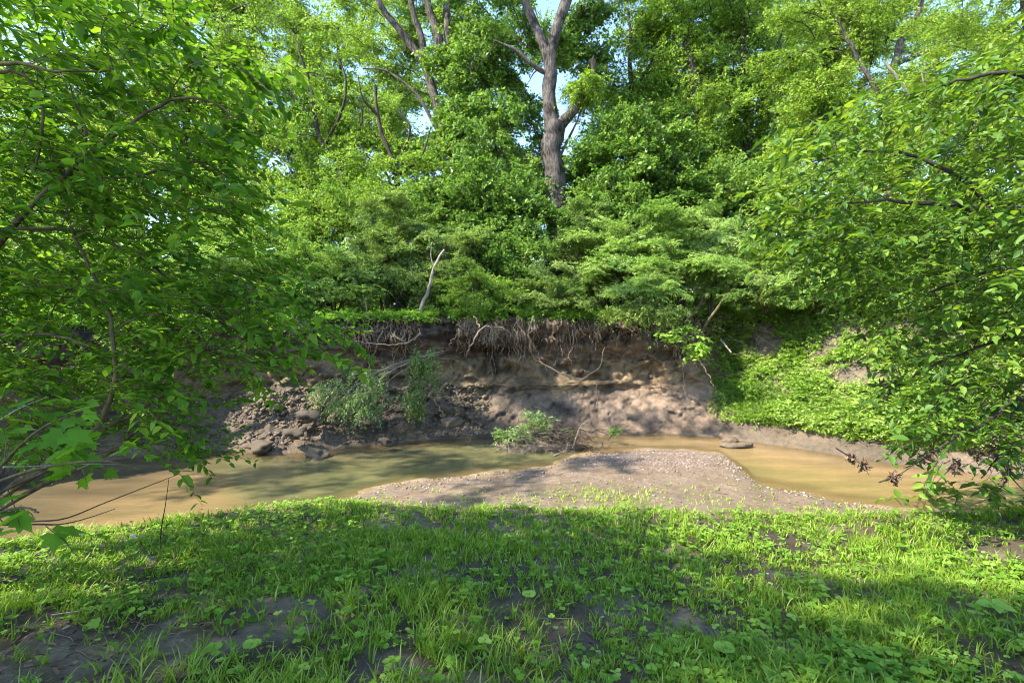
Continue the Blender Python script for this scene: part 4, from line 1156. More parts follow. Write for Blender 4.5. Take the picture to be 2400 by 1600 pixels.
sp = bank_samples(8500, lip_w)
sp = sp[(fbm(sp[:, 0] * 1.5, sp[:, 1] * 1.5, 0, 2, 111) > -.45)]
cl = sp + np.stack([0 * sp[:, 0], -.06 * R.random(len(sp)), R.uniform(.0, 1, len(sp)) * (.12 + .22 * sstep(-.2, .6, fbm(sp[:, 0] * 2, sp[:, 1] * 2, 0, 2, 112)))], -1)
lv, tw = sprays(cl, nrm(R.normal(0, 1, (len(cl), 3)) * (1, 1, .4) + (0, -.5, .3)), R.uniform(.12, .28, len(cl)), 4, .065, .55, .3, .4, tint=np.clip(R.normal(.55, .2, len(cl)), 0, 1))
V, F, T = stamp(KITE, *lv)
link('lip_weeds', make_mesh('lip_weeds', V, F, M_weed, tint=T), kind='stuff', label='fresh green weeds along the top edge of the cut bank', category='weeds')
# grass tufts hanging over the lip
for px, lab in [(1147, 'bright yellow-green grass tuft on the bank edge left of centre'), (1225, 'yellow-green grass tuft on the bank edge above the hanging root bundle'), (1010, 'grass tuft drooping over the bank edge below the leaning stem')]:
    c = BANK[bank_col(px), nV - 10]
    n = 170
    a = R.uniform(0, 6.28, n)
    A = np.stack([.6 * np.cos(a), .6 * np.sin(a) - .3, np.full(n, .7)], -1); Nn = np.stack([np.cos(a), np.sin(a) - .5, np.full(n, -.6)], -1)
    V, F, T = stamp(BLADE, c + R.normal(0, .07, (n, 3)) * (1, 1, .1) + (0, 0, .02), A, Nn, R.uniform(.18, .34, n), .008, R.uniform(.6, 1, n))
    link('grass_tuft', make_mesh('grass_tuft', V, F, M_leaf_yellow, tint=T), label=lab, category='grass tuft')


# ------------------------------------------------------------------ plants hanging on the bank, debris in the creek
def leafy(name, label, cat, stems, tips, mat, bark, leaf, ln, pairs, per, droop=.4, ratio=.5, tb=.5, tm=KITE, dirv=None, jit=.3, rt=.4, alive=.9, big=0, wig=.06):
    """a plant made of stems and leafy twigs; the BIG largest near leaves become single parts"""
    root = thing(name, label, cat, stems[0][0][0])
    wood = []
    for pts, r0, r1 in stems:
        p = smooth_path(pts, 26); rd = np.linspace(r0, r1, 26)
        p[2:-1] += R.normal(0, r0 * .25, (23, 3))
        V, F = tubesN([p], [rd], 8)
        link('stem', make_mesh('stem', V, F, bark, smooth=True), root)
        wood.append((p, rd))
    PP, RR = attach(wood, tips, rmul=rt, wig=wig, sag=.08)
    n = len(tips)
    if dirv is None:
        d = R.normal(0, 1, (n * per, 3)) * (1, 1, .3)
    else:
        d = np.asarray(dirv) + R.normal(0, .45, (n * per, 3)) * (1, 1, .6)
    C = np.repeat(tips, per, 0) + R.normal(0, ln * .12, (n * per, 3))
    lv, tw = sprays(C, d, ln * R.uniform(.6, 1.2, n * per), pairs, leaf, ratio, droop, jit, tint=np.repeat(np.clip(R.normal(tb, .13, n), 0, 1), per), alive=alive)
    g = Geo(); V, F = tubesN(PP, RR, 5); g.add(V, F)
    V, F = tubesN(tw, np.broadcast_to([.0032, .0024, .001], (len(tw), 3)), 3); g.add(V, F)
    link('twigs', g.mesh('twigs', bark), root, kind='stuff')
    Bp, A, Nn, L, Wd, T = lv
    if big:
        px_ = 1200 + FPX * Bp[:, 0] / np.maximum(Bp[:, 1], .3); py_ = 800 - FPX * (Bp[:, 2] - EYE) / np.maximum(Bp[:, 1], .3)
        vis_ = (px_ > 5) & (px_ < 2395) & (py_ > 5) & (py_ < 1595) & (Bp[:, 1] > .5)
        score = np.where(vis_, L / np.linalg.norm(Bp - (0, 0, EYE), axis=1), 0)
        # spread the choice over the plant
        o = np.argsort(-score)[:big]
        o = o[score[o] > 0]
        rest = np.ones(len(L), bool); rest[o] = False
        A = nrm(A); Nn = nrm(Nn - A * (Nn * A).sum(-1, keepdims=True))
        tv, tf = tm
        bank_me = []
        for q in range(8):
            bank_me.append(make_mesh('leaf', tv * np.array([ratio, 1, 1]), tf, mat, tint=np.full(len(tv), (q + .5) / 8)))
        Sx = np.cross(A, Nn)
        for i in o:
            M = Matrix(((Sx[i, 0] * L[i], A[i, 0] * L[i], Nn[i, 0] * L[i], Bp[i, 0]), (Sx[i, 1] * L[i], A[i, 1] * L[i], Nn[i, 1] * L[i], Bp[i, 1]), (Sx[i, 2] * L[i], A[i, 2] * L[i], Nn[i, 2] * L[i], Bp[i, 2]), (0, 0, 0, 1)))
            lo = bpy.data.objects.new('leaf', bank_me[min(7, int(T[i] * 8))])
            COL.objects.link(lo); lo.parent = root
            lo.matrix_parent_inverse = Matrix.Translation(-Vector(root.location))
            lo.matrix_basis = M
        Bp, A, Nn, L, Wd, T = [a[rest] for a in (Bp, A, Nn, L, Wd, T)]
    V, F, T = stamp(tm, Bp, A, Nn, L, Wd, T)
    link('foliage', make_mesh('foliage', V, F, mat, tint=T), root, kind='stuff')
    return root


M_leaf_hang = leaf_mat('hanging_leaf', (.07, .14, .028), (.15, .26, .048), (.36, .44, .18), trans=.38, gl=.3)
leafy('fallen_shrub', 'uprooted shrub with thin pale stems draped leftward down the bank face', 'fallen shrub',
      [(S((1040, 822, 13.0), (985, 836, 12.6), (930, 852, 12.5), (870, 880, 12.4), (800, 925, 12.4)), .016, .006),
       (S((1035, 825, 13.0), (970, 845, 12.5), (900, 880, 12.3), (860, 930, 12.3), (845, 975, 12.3)), .014, .005),
       (S((1030, 828, 13.0), (960, 850, 12.6), (900, 865, 12.5), (830, 870, 12.5), (780, 895, 12.5)), .012, .004),
       (S((1040, 826, 13.0), (980, 850, 12.5), (915, 890, 12.4), (895, 950, 12.3)), .012, .004)],
      ellipsoid_tips([B(800, 930, 12.4, 50, 30, 22, .3), B(850, 950, 12.3, 45, 30, 24, .3), B(880, 895, 12.4, 45, 30, 18, .3), B(780, 905, 12.5, 30, 20, 10, .2)]),
      M_leaf_hang, M_bark_pale, .062, .38, 7, 5, droop=.55, tb=.65, dirv=(-.5, -.2, -.35), rt=.35)
leafy('hanging_plant', 'narrow green plant hanging straight down the bank face beside the fallen shrub', 'hanging plant',
      [(S((1010, 815, 12.9), (992, 850, 12.6), (982, 900, 12.5), (968, 960, 12.4)), .012, .005), (S((1040, 810, 13.0), (1020, 850, 12.7), (1005, 900, 12.6)), .012, .004)],
      ellipsoid_tips([B(985, 860, 12.5, 24, 40, 22, .2), B(970, 930, 12.4, 20, 45, 22, .2), B(1020, 870, 12.6, 14, 30, 5, .2), B(1000, 820, 12.7, 25, 14, 6, .2)]),
      M_leaf_hang, M_bark_olive, .062, .28, 6, 4, droop=.7, tb=.35, dirv=(0, -.2, -.6), rt=.3)
leafy('bank_end_sapling', 'small sapling with broad bright leaves hanging at the right corner of the bare bank', 'sapling',
      [(S((1610, 740, 14.0), (1612, 775, 13.7), (1625, 800, 13.6), (1640, 830, 13.6)), .015, .006), (S((1600, 745, 14.0), (1570, 775, 13.7), (1560, 790, 13.6)), .012, .005)],
      ellipsoid_tips([B(1570, 790, 13.5, 24, 14, 10, .2), B(1640, 810, 13.5, 26, 34, 22, .25), B(1600, 770, 13.7, 30, 14, 10, .2)]),
      M_weed, M_bark_olive, .12, .3, 3, 2, droop=.3, ratio=.7, tb=.7, tm=OVATE, rt=.4)
leafy('lip_shrub', 'green shrub spilling over the edge of the bank above the thick right-hand roots', 'shrub',
      [(S((1500, 725, 14.2), (1480, 720, 14.0), (1450, 745, 13.7)), .014, .005), (S((1510, 722, 14.2), (1540, 720, 13.9), (1580, 750, 13.7)), .014, .005)],
      ellipsoid_tips([B(1470, 735, 13.8, 50, 16, 28, .3), B(1550, 735, 13.8, 60, 24, 44, .3), B(1500, 705, 14.1, 80, 16, 28, .4)]),
      M_leaf_shrub, M_bark_olive, .06, .34, 8, 4, droop=.5, tb=.65, rt=.4)

# debris heap in the creek
db = P(1262, 1030, 12.0); db[2] = 0
heap = thing('debris_heap', 'washed-up heap of branches, mud and torn green plants in the creek below the bank', 'debris heap', db)
v = IV3 * np.array([.95, .45, .26]) * (1 + .28 * fbm(IV3[:, 0] * 3, IV3[:, 1] * 3, IV3[:, 2] * 3, 4, 120))[:, None] + db + (.05, 0, .02)
link('mud_mound', make_mesh('mud_mound', v, IF3, M_clod, smooth=True), heap)
n = 900
c0 = db + np.stack([R.normal(.30, .42, n), R.normal(-.1, .22, n), np.abs(R.normal(.22, .2, n))], -1)
dr = nrm(R.normal(0, 1, (n, 3)) * (1, .5, .5)) * R.uniform(.12, .45, (n, 1))
k5 = np.linspace(-.5, .5, 5)
Pt = c0[:, None] + k5[None, :, None] * dr[:, None] + R.normal(0, .018, (n, 5, 3)); Pt[..., 2] = np.maximum(Pt[..., 2], .0)
V, F = tubesN(Pt, np.broadcast_to(np.linspace(.009, .003, 5), (n, 5)), 3)
link('tangled_twigs', make_mesh('tangled_twigs', V, F, M_bark_brown), heap, kind='stuff')
V, F = tubesN(Pt[:300] + (-.55, -.25, -.15), np.broadcast_to(np.linspace(.006, .002, 5), (300, 5)), 3)
link('dry_twigs', make_mesh('dry_twigs', V, F, M_bark_pale), heap, kind='stuff')
for tr_, r0, mt in [([(1285, 1040, 11.9), (1310, 1015, 11.8), (1340, 1003, 11.8), (1375, 1010, 11.9), (1402, 1018, 12)], .022, M_bark_brown),
                    ([(1342, 1050, 11.6), (1350, 1025, 11.6), (1360, 1000, 11.7), (1378, 985, 11.8)], .016, M_bark_pale),
                    ([(1326, 1060, 11.5), (1330, 1040, 11.6), (1322, 1025, 11.7)], .013, M_bark_pale),
                    ([(1352, 985, 11.9), (1358, 1000, 11.8), (1362, 1020, 11.8), (1372, 1030, 11.8)], .014, M_bark_brown),
                    ([(1240, 1020, 11.8), (1262, 1010, 11.8), (1290, 1002, 11.9)], .010, M_bark_pale),
                    ([(1205, 1040, 11.7), (1180, 1028, 11.8), (1150, 1012, 12.0)], .009, M_bark_pale),
                    ([(1295, 1070, 11.1), (1310, 1062, 11.3), (1325, 1055, 11.4)], .022, M_bark_pale)]:
    V, F = tubesN([smooth_path(S(*tr_), 16)], [np.linspace(r0, r0 * .4, 16)], 6)
    link('branch', make_mesh('branch', V, F, mt, smooth=True), heap)
cl = ellipsoid_tips([(db + (-.35, -.1, .30), (.60, .26, .22), 130), (db + (-.05, 0, .55), (.34, .2, .26), 90), (db + (.75, .1, .33), (.14, .12, .18), 18), (db + (-.75, -.05, .2), (.22, .15, .12), 22)])
lv, tw = sprays(cl, R.normal(0, 1, (len(cl), 3)) * (1, .6, .8) + (0, 0, .4), R.uniform(.12, .26, len(cl)), 6, .065, .40, .3, .5, tint=np.clip(R.normal(.6, .25, len(cl)), 0, 1))
V, F, T = stamp(KITE, *lv); link('green_leaves', make_mesh('green_leaves', V, F, M_leaf_hang, tint=T), heap, kind='stuff')
leafy('water_sprig', 'small leafy sprig sticking out of the shallow water right of the debris heap', 'sprig', [(S((1425, 1032, 12.3), (1435, 1018, 12.3), (1448, 1005, 12.3)), .012, .005)],
      ellipsoid_tips([B(1440, 1010, 12.3, 12, 9, 8, .08)]), M_weed, M_bark_dark, .06, .14, 4, 2, tb=.5, rt=.3)

# ------------------------------------------------------------------ the near left shrub
def region(poly, n, D0, D1):
    poly = np.asarray(poly, float)
    lo, hi = poly.min(0), poly.max(0)
    out = []
    while len(out) < n:
        q = R.uniform(lo, hi, (n * 2, 2))
        x, y = q[:, 0], q[:, 1]
        ins = np.zeros(len(q), bool)
        j = len(poly) - 1
        for i in range(len(poly)):
            xi, yi, xj, yj = *poly[i], *poly[j]
            c = ((yi > y) != (yj > y)) & (x < (xj - xi) * (y - yi) / (yj - yi + 1e-12) + xi)
            ins ^= c; j = i
        out += list(q[ins])
    q = np.array(out[:n])
    return P(q[:, 0], q[:, 1], R.uniform(D0, D1, n))


LS = [(S((-250, 1345, 4.0), (-100, 1230, 3.9), (60, 1120, 3.8), (200, 1030, 3.7), (380, 925, 3.6), (450, 850, 3.6), (522, 758, 3.5)), .028, .008),
      (S((-240, 1345, 4.1), (60, 1130, 3.6), (200, 1030, 3.4), (262, 930, 3.3), (268, 820, 3.2), (240, 690, 3.2), (175, 560, 3.1)), .022, .008),
      (S((-260, 1345, 4.2), (-200, 1000, 3.7), (-90, 700, 3.3), (60, 500, 3.1), (150, 410, 3.0), (210, 360, 3.0), (290, 300, 3.0), (360, 255, 3.0), (420, 228, 3.0), (500, 240, 3.0), (560, 280, 3.0)), .019, .005),
      (S((-300, 1340, 4.3), (-240, 900, 3.6), (-120, 790, 3.4), (0, 787, 3.3), (120, 784, 3.2), (210, 812, 3.2)), .019, .007),
      (S((-280, 1340, 4.3), (-300, 800, 3.3), (-220, 420, 2.9), (-60, 180, 2.8), (60, 150, 2.8), (130, 170, 2.8), (265, 165, 2.9)), .018, .005),
      (S((265, 775, 3.22), (330, 742, 3.2), (430, 732, 3.3), (520, 752, 3.4)), .008, .004),
      (S((-260, 700, 3.3), (-100, 560, 3.2), (90, 535, 3.2), (200, 548, 3.3), (300, 590, 3.4), (380, 640, 3.5), (470, 730, 3.7)), .016, .006),
      (S((-60, 180, 2.8), (40, 170, 2.85), (95, 230, 2.9), (100, 300, 2.9), (82, 400, 3.0)), .010, .006),
      (S((200, 360, 3.0), (200, 300, 3.0), (180, 250, 3.0), (165, 200, 3.0)), .009, .004),
      (S((200, 415, 3.1), (300, 415, 3.1), (400, 395, 3.2), (470, 378, 3.2), (540, 420, 3.3)), .008, .004),
      (S((-200, 1330, 3.9), (50, 1160, 3.6), (260, 1060, 3.5), (330, 1000, 3.5), (420, 960, 3.5)), .022, .007),
      (S((-220, 1330, 3.6), (-60, 1190, 3.4), (120, 1100, 3.3), (300, 1045, 3.3), (370, 1032, 3.3)), .012, .005)]
tipL = np.concatenate([
    region([(-350, -120), (330, -80), (420, 60), (500, 130), (640, 120), (600, 250), (560, 330), (480, 400), (-350, 420)], 330, 2.8, 4.2),
    region([(-350, 350), (560, 320), (560, 440), (600, 560), (640, 650), (500, 720), (-350, 700)], 320, 2.9, 4.8),
    region([(-350, 650), (600, 640), (700, 690), (820, 770), (740, 830), (660, 860), (560, 880), (430, 870), (-350, 900)], 320, 3.1, 5.4),
    region([(-350, 880), (560, 880), (590, 910), (480, 1000), (420, 1080), (280, 1020), (60, 1060), (-350, 1150)], 130, 3.0, 4.6)])
leafy('arching_shrub', 'large overhanging shrub with oval paired leaves leaning in from the left over the creek', 'shrub', LS, tipL,
      M_leaf_near, M_bark_olive, .074, .36, 6, 2, droop=.22, ratio=.54, tb=.5, tm=OV4, dirv=(.75, .1, -.08), jit=.24, rt=.42, alive=.93, big=300)
# lobed vine leaves low left
VS = [(S((-250, 1330, 3.2), (-60, 1150, 2.8), (90, 1010, 2.6), (200, 960, 2.6)), .012, .004), (S((-250, 1330, 3.2), (-100, 1240, 2.6), (40, 1190, 2.4), (90, 1200, 2.3)), .010, .004),
      (S((-60, 1150, 2.8), (80, 1100, 2.7), (230, 1080, 2.7), (330, 1100, 2.8)), .009, .003)]
leafy('lobed_vine', 'vine with big lobed bright green leaves before the arching shrub stems', 'vine', VS,
      np.concatenate([region([(-60, 930), (230, 900), (300, 1000), (200, 1090), (-60, 1090)], 18, 2.4, 3.1), region([(-80, 1170), (60, 1160), (120, 1220), (-80, 1240)], 5, 2.2, 2.5)]),
      M_leaf_lobed, M_bark_olive, .090, .22, 2, 1, droop=.3, ratio=.85, tb=.5, tm=LOBED, dirv=(.6, -.1, -.1), jit=.35, rt=.35, big=200)
# bare arching twigs low over the water
for tr_, lab in [([(-80, 1235, 3.0), (60, 1222, 3.0), (150, 1215, 3.0), (240, 1180, 3.1), (330, 1145, 3.1), (420, 1110, 3.2)], 'thin bare twig arching low over the creek at the left, upper one'),
                 ([(-80, 1230, 2.9), (80, 1228, 2.9), (140, 1228, 2.9), (200, 1215, 2.9), (270, 1192, 3.0)], 'dark bare twig curving low over the creek at the left, lower one'),
                 ([(376, 1285, 4.4), (378, 1240, 4.3), (388, 1180, 4.2), (396, 1120, 4.1)], 'thin upright dry stalk standing in the grass at the left in front of the water')]:
    V, F = tubesN([smooth_path(S(*tr_), 20)], [np.linspace(.006, .002, 20)], 5)
    link('bare_twig', make_mesh('bare_twig', V, F, M_bark_dark, smooth=True), label=lab, category='twig')
for k, (tr_, lab) in enumerate([([(-60, 1095, 3.0), (80, 1092, 3.0), (180, 1087, 3.0), (280, 1088, 3.1)], 'pale dead twig lying nearly level across the shrub stems, at lower left'),
                 ([(180, 1100, 3.0), (250, 1072, 3.1), (310, 1052, 3.2), (370, 1045, 3.3)], 'pale dead twig rising right towards the water at lower left'),
                 ([(-40, 1010, 2.9), (40, 960, 2.9), (110, 930, 2.9)], 'pale curved dead twig left of the lobed leaves')]):
    V, F = tubesN([smooth_path(S(*tr_), 20)], [np.linspace(.006, .002, 20)], 5)
    link('dead_twig', make_mesh('dead_twig', V, F, M_bark_pale, smooth=True), label=lab, category='twig')

# ------------------------------------------------------------------ the near right boughs
RS = [(S((2750, 1290, 5.6), (2720, 1000, 5.6), (2640, 700, 5.5), (2560, 520, 5.4), (2400, 496, 5.3), (2280, 486, 5.2), (2190, 480, 5.1), (2080, 470, 5.1), (1960, 478, 5.2)), .08, .006),
      (S((2330, 490, 5.25), (2270, 430, 5.3), (2190, 385, 5.4), (2100, 357, 5.5), (2000, 358, 5.6), (1900, 380, 5.7)), .028, .007),
      (S((2730, 1150, 5.6), (2560, 1000, 5.3), (2400, 930, 5.1), (2330, 980, 5.0), (2250, 1020, 4.9), (2140, 1080, 4.8)), .035, .006),
      (S((2640, 700, 5.5), (2500, 620, 5.8), (2300, 640, 6), (2150, 690, 6.2), (2010, 660, 6.3)), .03, .007),
      (S((2560, 520, 5.4), (2520, 300, 5.2), (2400, 180, 5.1), (2250, 190, 5.2), (2100, 235, 5.4)), .04, .007),
      (S((2560, 1000, 5.3), (2440, 1060, 5.1), (2380, 1030, 5.0), (2300, 1120, 4.9)), .018, .005),
      (S((2720, 1000, 5.5), (2550, 820, 5.5), (2400, 790, 5.5), (2200, 850, 5.5), (2070, 935, 5.4)), .03, .006),
      (S((2450, 880, 5.2), (2380, 960, 5.1), (2360, 1020, 5.0), (2370, 1090, 5.0)), .012, .005),
      (S((2400, 380, 5.2), (2330, 370, 5.2), (2290, 330, 5.2), (2288, 240, 5.2)), .010, .004)]
tipR = np.concatenate([
    region([(2400, 60), (2260, 150), (2100, 210), (1950, 250), (1850, 290), (1800, 340), (1820, 420), (1770, 520), (1860, 560), (2800, 560), (2800, 0)], 620, 4.6, 7.4),
    region([(1770, 500), (1850, 600), (1950, 650), (2060, 720), (2090, 830), (2800, 830), (2800, 500)], 480, 4.6, 7.2),
    region([(2130, 820), (2070, 930), (2120, 990), (2110, 1040), (2180, 1070), (2290, 1080), (2400, 1060), (2800, 1080), (2800, 800)], 165, 4.5, 6.2)])
leafy('overhanging_tree', 'tree reaching in from the right edge, drooping leafy boughs over the creek', 'tree', RS, tipR,
      M_leaf_right, M_bark_dark, .10, .42, 5, 2, droop=.4, ratio=.5, tb=.5, tm=OV4, dirv=(-.7, -.1, -.15), jit=.32, rt=.45, alive=.92, big=300)
tr0 = bpy.data.objects['overhanging_tree']
for k, (px, py, D, s) in enumerate([(2345, 1080, 4.9, .07), (2330, 1050, 4.9, .06), (2240, 1090, 4.9, .05), (2180, 1075, 4.8, .04), (2095, 1120, 4.8, .035), (2360, 1110, 4.9, .05), (2290, 1060, 4.9, .05), (2390, 1040, 5, .06),
                                    (1995, 1072, 5.2, .03), (2022, 1092, 5.2, .03), (2080, 905, 5.4, .07), (2350, 1020, 5, .05)]):
    n = 60
    c = P(px, py, D) + R.normal(0, s * .8, (n, 3)) * (.8, .6, 1)
    V, F, T = stamp(OVATE, c, R.normal(0, 1, (n, 3)) + (0, 0, -.6), R.normal(0, 1, (n, 3)), R.uniform(.03, .065, n), R.uniform(.015, .035, n), R.uniform(.1, .8, n))
    link('dead_leaf_clump', make_mesh('dead_leaf_clump', V, F, M_dead, tint=T), tr0, kind='stuff')
for tr_ in [[(2355, 1080, 4.9), (2365, 1110, 4.9), (2340, 1150, 4.9), (2300, 1175, 4.9), (2265, 1185, 4.9)], [(2362, 1108, 4.9), (2385, 1135, 4.9), (2405, 1155, 4.9)], [(2230, 1095, 4.8), (2215, 1110, 4.8), (2195, 1130, 4.8)],
            [(2060, 1130, 4.8), (2110, 1110, 4.8), (2160, 1075, 4.8), (2200, 1060, 4.85)], [(1960, 1050, 5.2), (2000, 1075, 5.2), (2030, 1095, 5.2)]]:
    V, F = tubesN([smooth_path(S(*tr_), 14)], [np.linspace(.007, .003, 14)], 5)
    link('twig', make_mesh('twig', V, F, M_bark_dark, smooth=True), tr0)

# broad-leaved weeds at the right of the grass edge
tips = np.stack([R.uniform(4.3, 7.6, 90), R.uniform(4.6, 6.2, 90), np.zeros(90)], -1)
tips = tips[tips[:, 0] + (tips[:, 1] - 5.4) * .8 > 4.6]
tips[:, 2] = height(tips[:, 0], tips[:, 1]) + R.uniform(.12, .4, len(tips))
bw = np.array([5.4, 5.5, float(height(5.4, 5.5))])
leafy('broadleaf_weeds', 'patch of broad-leaved dark green weeds at the right end of the grass beside the water', 'weeds',
      [([np.array([x, y, float(height(x, y))]), np.array([x + .02, y, float(height(x, y)) + .15]), np.array([x + .05, y, float(height(x, y)) + .3])], .006, .003) for x, y in [(5.2, 5.5), (5.8, 5.4), (6.3, 5.3), (5.0, 5.8), (6.6, 5.7)]],
      tips, M_leaf_right, M_bark_olive, .10, .26, 3, 2, droop=.25, ratio=.65, tb=.7, tm=OVATE, rt=.3, big=120)

# ------------------------------------------------------------------ grass and low weeds on the near side
def lawn_density(x, y):
    t = np.arctan2(x, y - OY); r = np.hypot(x, y - OY)
    dl = Rl(t) - r
    f_ = fbm(x * .9, y * .9, 0, 3, 131) + .5 * fbm(x * 2.6, y * 2.6, 0, 3, 132)
    dn = .25 + .75 * sstep(-.45, .15, f_ + .25 * sstep(.3, 2, dl) * 0)
    bare = .8 * np.exp(-((x + 2.2) / 1.7) ** 2 - ((y - 3.0) / .45) ** 2) * sstep(-.3, .2, f_) + .5 * np.exp(-((x + .4) / 1.3) ** 2 - ((y - 3.35) / .25) ** 2) + .6 * sstep(.3, .7, fbm(x * 1.9, y * 3.2, 0, 3, 134)) * sstep(5.4, 4.4, y) + .5 * np.exp(-((x - 1.1) / .8) ** 2 - ((y - 3.5) / .28) ** 2) \
        + 1.0 * np.exp(-((x + 2.6) / 1.1) ** 2 - ((y - 2.7) / .55) ** 2) + .4 * np.exp(-((x - 2.8) / .7) ** 2 - ((y - 4.9) / .22) ** 2)
    dn = dn * (1 - np.clip(bare, 0, .92)) + .25 * sstep(.9, .1, np.abs(dl)) * (dl > 0)
    on_bar = sstep(.5, -.3, -dl) * 0
    dn = np.where(dl < -.05, 0, dn)
    # patches on the bar
    g_ = fbm(x * 1.1, y * 1.4, 0, 3, 133)
    bar = .8 * np.exp(-((x - 1.9) / 1.9) ** 2 - ((y - 7.9) / .55) ** 2) * (.35 + .65 * sstep(-.4, .3, g_)) + .6 * np.exp(-((x + 2.0) / 1.2) ** 2 - ((y - 7.1) / .5) ** 2) + .55 * np.exp(-((x - 5.2) / 1.0) ** 2 - ((y - 7.2) / .4) ** 2) * sstep(-.3, .1, g_)
    bar = bar + .75 * (x < -1.6) * sstep(-1.0, -.1, dl)
    dn = np.where((dl < -.05) & (r < Rn(t) - .05), bar, dn)
    return np.clip(dn, 0, 1)


def lawn_points(n):
    y = R.uniform(1.6, 8.6, n * 3); x = R.uniform(-1, 1, n * 3) * (y * 1.12 + .9)
    # denser close to the camera
    w_ = np.clip(1.15 - .06 * y, .4, 1)
    k_ = R.random(len(y)) < lawn_density(x, y) * w_
    return np.stack([x[k_], y[k_]], -1)[:n]


tp = lawn_points(13500)
far_ = tp[:, 1]
nb = R.integers(5, 10, len(tp))
C = np.repeat(tp, nb, 0); n = len(C)
C = C + R.normal(0, .013, (n, 2))
hgt = np.clip(.062 + .036 * fbm(C[:, 0] * 1.5, C[:, 1] * 1.5, 0, 2, 141), .04, .2) * R.uniform(.55, 1.5, n)
hgt *= np.where(C[:, 1] > 6.4, .7, 1)
a = R.uniform(0, 6.28, n); ti = np.abs(R.normal(.25, .22, n))
A = np.stack([np.cos(a) * ti, np.sin(a) * ti, np.ones(n)], -1); Nn = np.stack([np.cos(a), np.sin(a), -.2 * np.ones(n)], -1)
Bp = np.stack([C[:, 0], C[:, 1], height(C[:, 0], C[:, 1]) - .004], -1)
tnt = np.clip(R.normal(.42, .14, n) + .35 * (R.random(n) < .05) + .25 * sstep(.25, -.1, (Rl(np.arctan2(C[:, 0], C[:, 1] - OY)) - np.hypot(C[:, 0], C[:, 1] - OY))), 0, 1)
near = C[:, 1] < 4.2
g = Geo()
V, F, T = stamp(BLADE, Bp[near], A[near], Nn[near], hgt[near] * 1.15, R.uniform(.004, .011, near.sum()), tnt[near]); g.add(V, F, T)
V, F, T = stamp(BLADE2, Bp[~near], A[~near], Nn[~near], hgt[~near] * 1.1, R.uniform(.007, .013, (~near).sum()), tnt[~near]); g.add(V, F, T)
link('grass', g.mesh('grass', M_grass), kind='stuff', label='patchy fresh grass on the near bank with bare mud between the tufts', category='grass')

# trifoliate and round-leaved weeds
wp = lawn_points(26000)
wd = fbm(wp[:, 0] * .8 + 5, wp[:, 1] * .8, 0, 3, 151)
wp = wp[(wp[:, 1] < 6.6) & (R.random(len(wp)) < (.35 + .65 * sstep(-.3, .4, wd)) * np.clip(1.25 - .13 * wp[:, 1], .3, 1))]
n = len(wp); gz = height(wp[:, 0], wp[:, 1]); hh = R.uniform(.015, .085, n)
size = np.clip(R.lognormal(-3.85, .40, n), .010, .05)
Bs, As, Ns, Ls, Ts = [], [], [], [], []
a0 = R.uniform(0, 6.28, n); tl = R.normal(0, .25, (n, 2)); tb_ = np.clip(R.normal(.5, .2, n), 0, 1)
for k in range(3):
    a = a0 + k * 2.09 + R.normal(0, .15, n)
    d_ = np.stack([np.cos(a), np.sin(a), R.normal(.05, .2, n)], -1)
    Bs.append(np.stack([wp[:, 0], wp[:, 1], gz + hh], -1)); As.append(d_); Ns.append(np.stack([tl[:, 0], tl[:, 1] - .15, np.ones(n)], -1)); Ls.append(size * R.uniform(.85, 1.1, n)); Ts.append(tb_)
g = Geo()
Ls = np.concatenate(Ls)
V, F, T = stamp(ROUND4, np.concatenate(Bs), np.concatenate(As), np.concatenate(Ns), Ls, Ls * .95, np.concatenate(Ts)); g.add(V, F, T)
st = np.stack([np.stack([wp[:, 0] + R.normal(0, .01, n), wp[:, 1], gz - .01], -1), np.stack([wp[:, 0], wp[:, 1], gz + hh], -1)], 1)
V, F = tubesN(st, np.full((n, 2), .0014), 3); g.add(V, F)
link('clover', g.mesh('clover', M_weed), kind='stuff', label='clover and small round-leaved weeds among the near grass', category='clover')

# larger individual weeds near the camera
for px, py, s, lab in [(232, 1478, .085, 'single broad toothed leaf on a thin stalk at the bottom left of the grass'), (1698, 1560, .07, 'round-leaved seedling at the bottom edge right of centre'),
                       (590, 1552, .06, 'broad heart-shaped seedling leaf at the bottom left of centre'), (2330, 1440, .09, 'plantain-like weed with long pale leaves at the right edge of the grass'),
                       (1240, 1395, .06, 'dark green broad leaf weed in the middle of the grass')]:
    zg = .7; D = (EYE - zg) * FPX / (py - 800)
    c = P(px, py, D); zg = float(height(c[0], c[1]))
    c = np.array([c[0], c[1], zg])
    root = thing('seedling', lab, 'seedling', c)
    m_ = 1 if px == 232 else 5
    V, F = tubesN([np.array([c, c + (.01, 0, .05), c + (0, 0, .09)])], [[.003, .002, .002]], 5); link('stalk', make_mesh('stalk', V, F, M_weed, tint=np.full(len(V), .5)), root)
    for k in range(m_):
        a = k * 6.28 / max(m_, 1) + .4 + (math.pi if m_ == 1 else 0)
        tmx = LOBED if px == 232 else (OVATE if px == 2330 else ROUND)
        V, F, T = stamp(tmx, np.array([c + (0, 0, .08)]), np.array([[math.cos(a), math.sin(a) - .1, .1]]), np.array([[0, -.4, 1.]]), np.array([s * (1.3 if px == 2330 else .9)]), np.array([s * .9]), np.array([.8]))
        link('leaf', make_mesh('leaf', V, F, M_weed, tint=T), root)

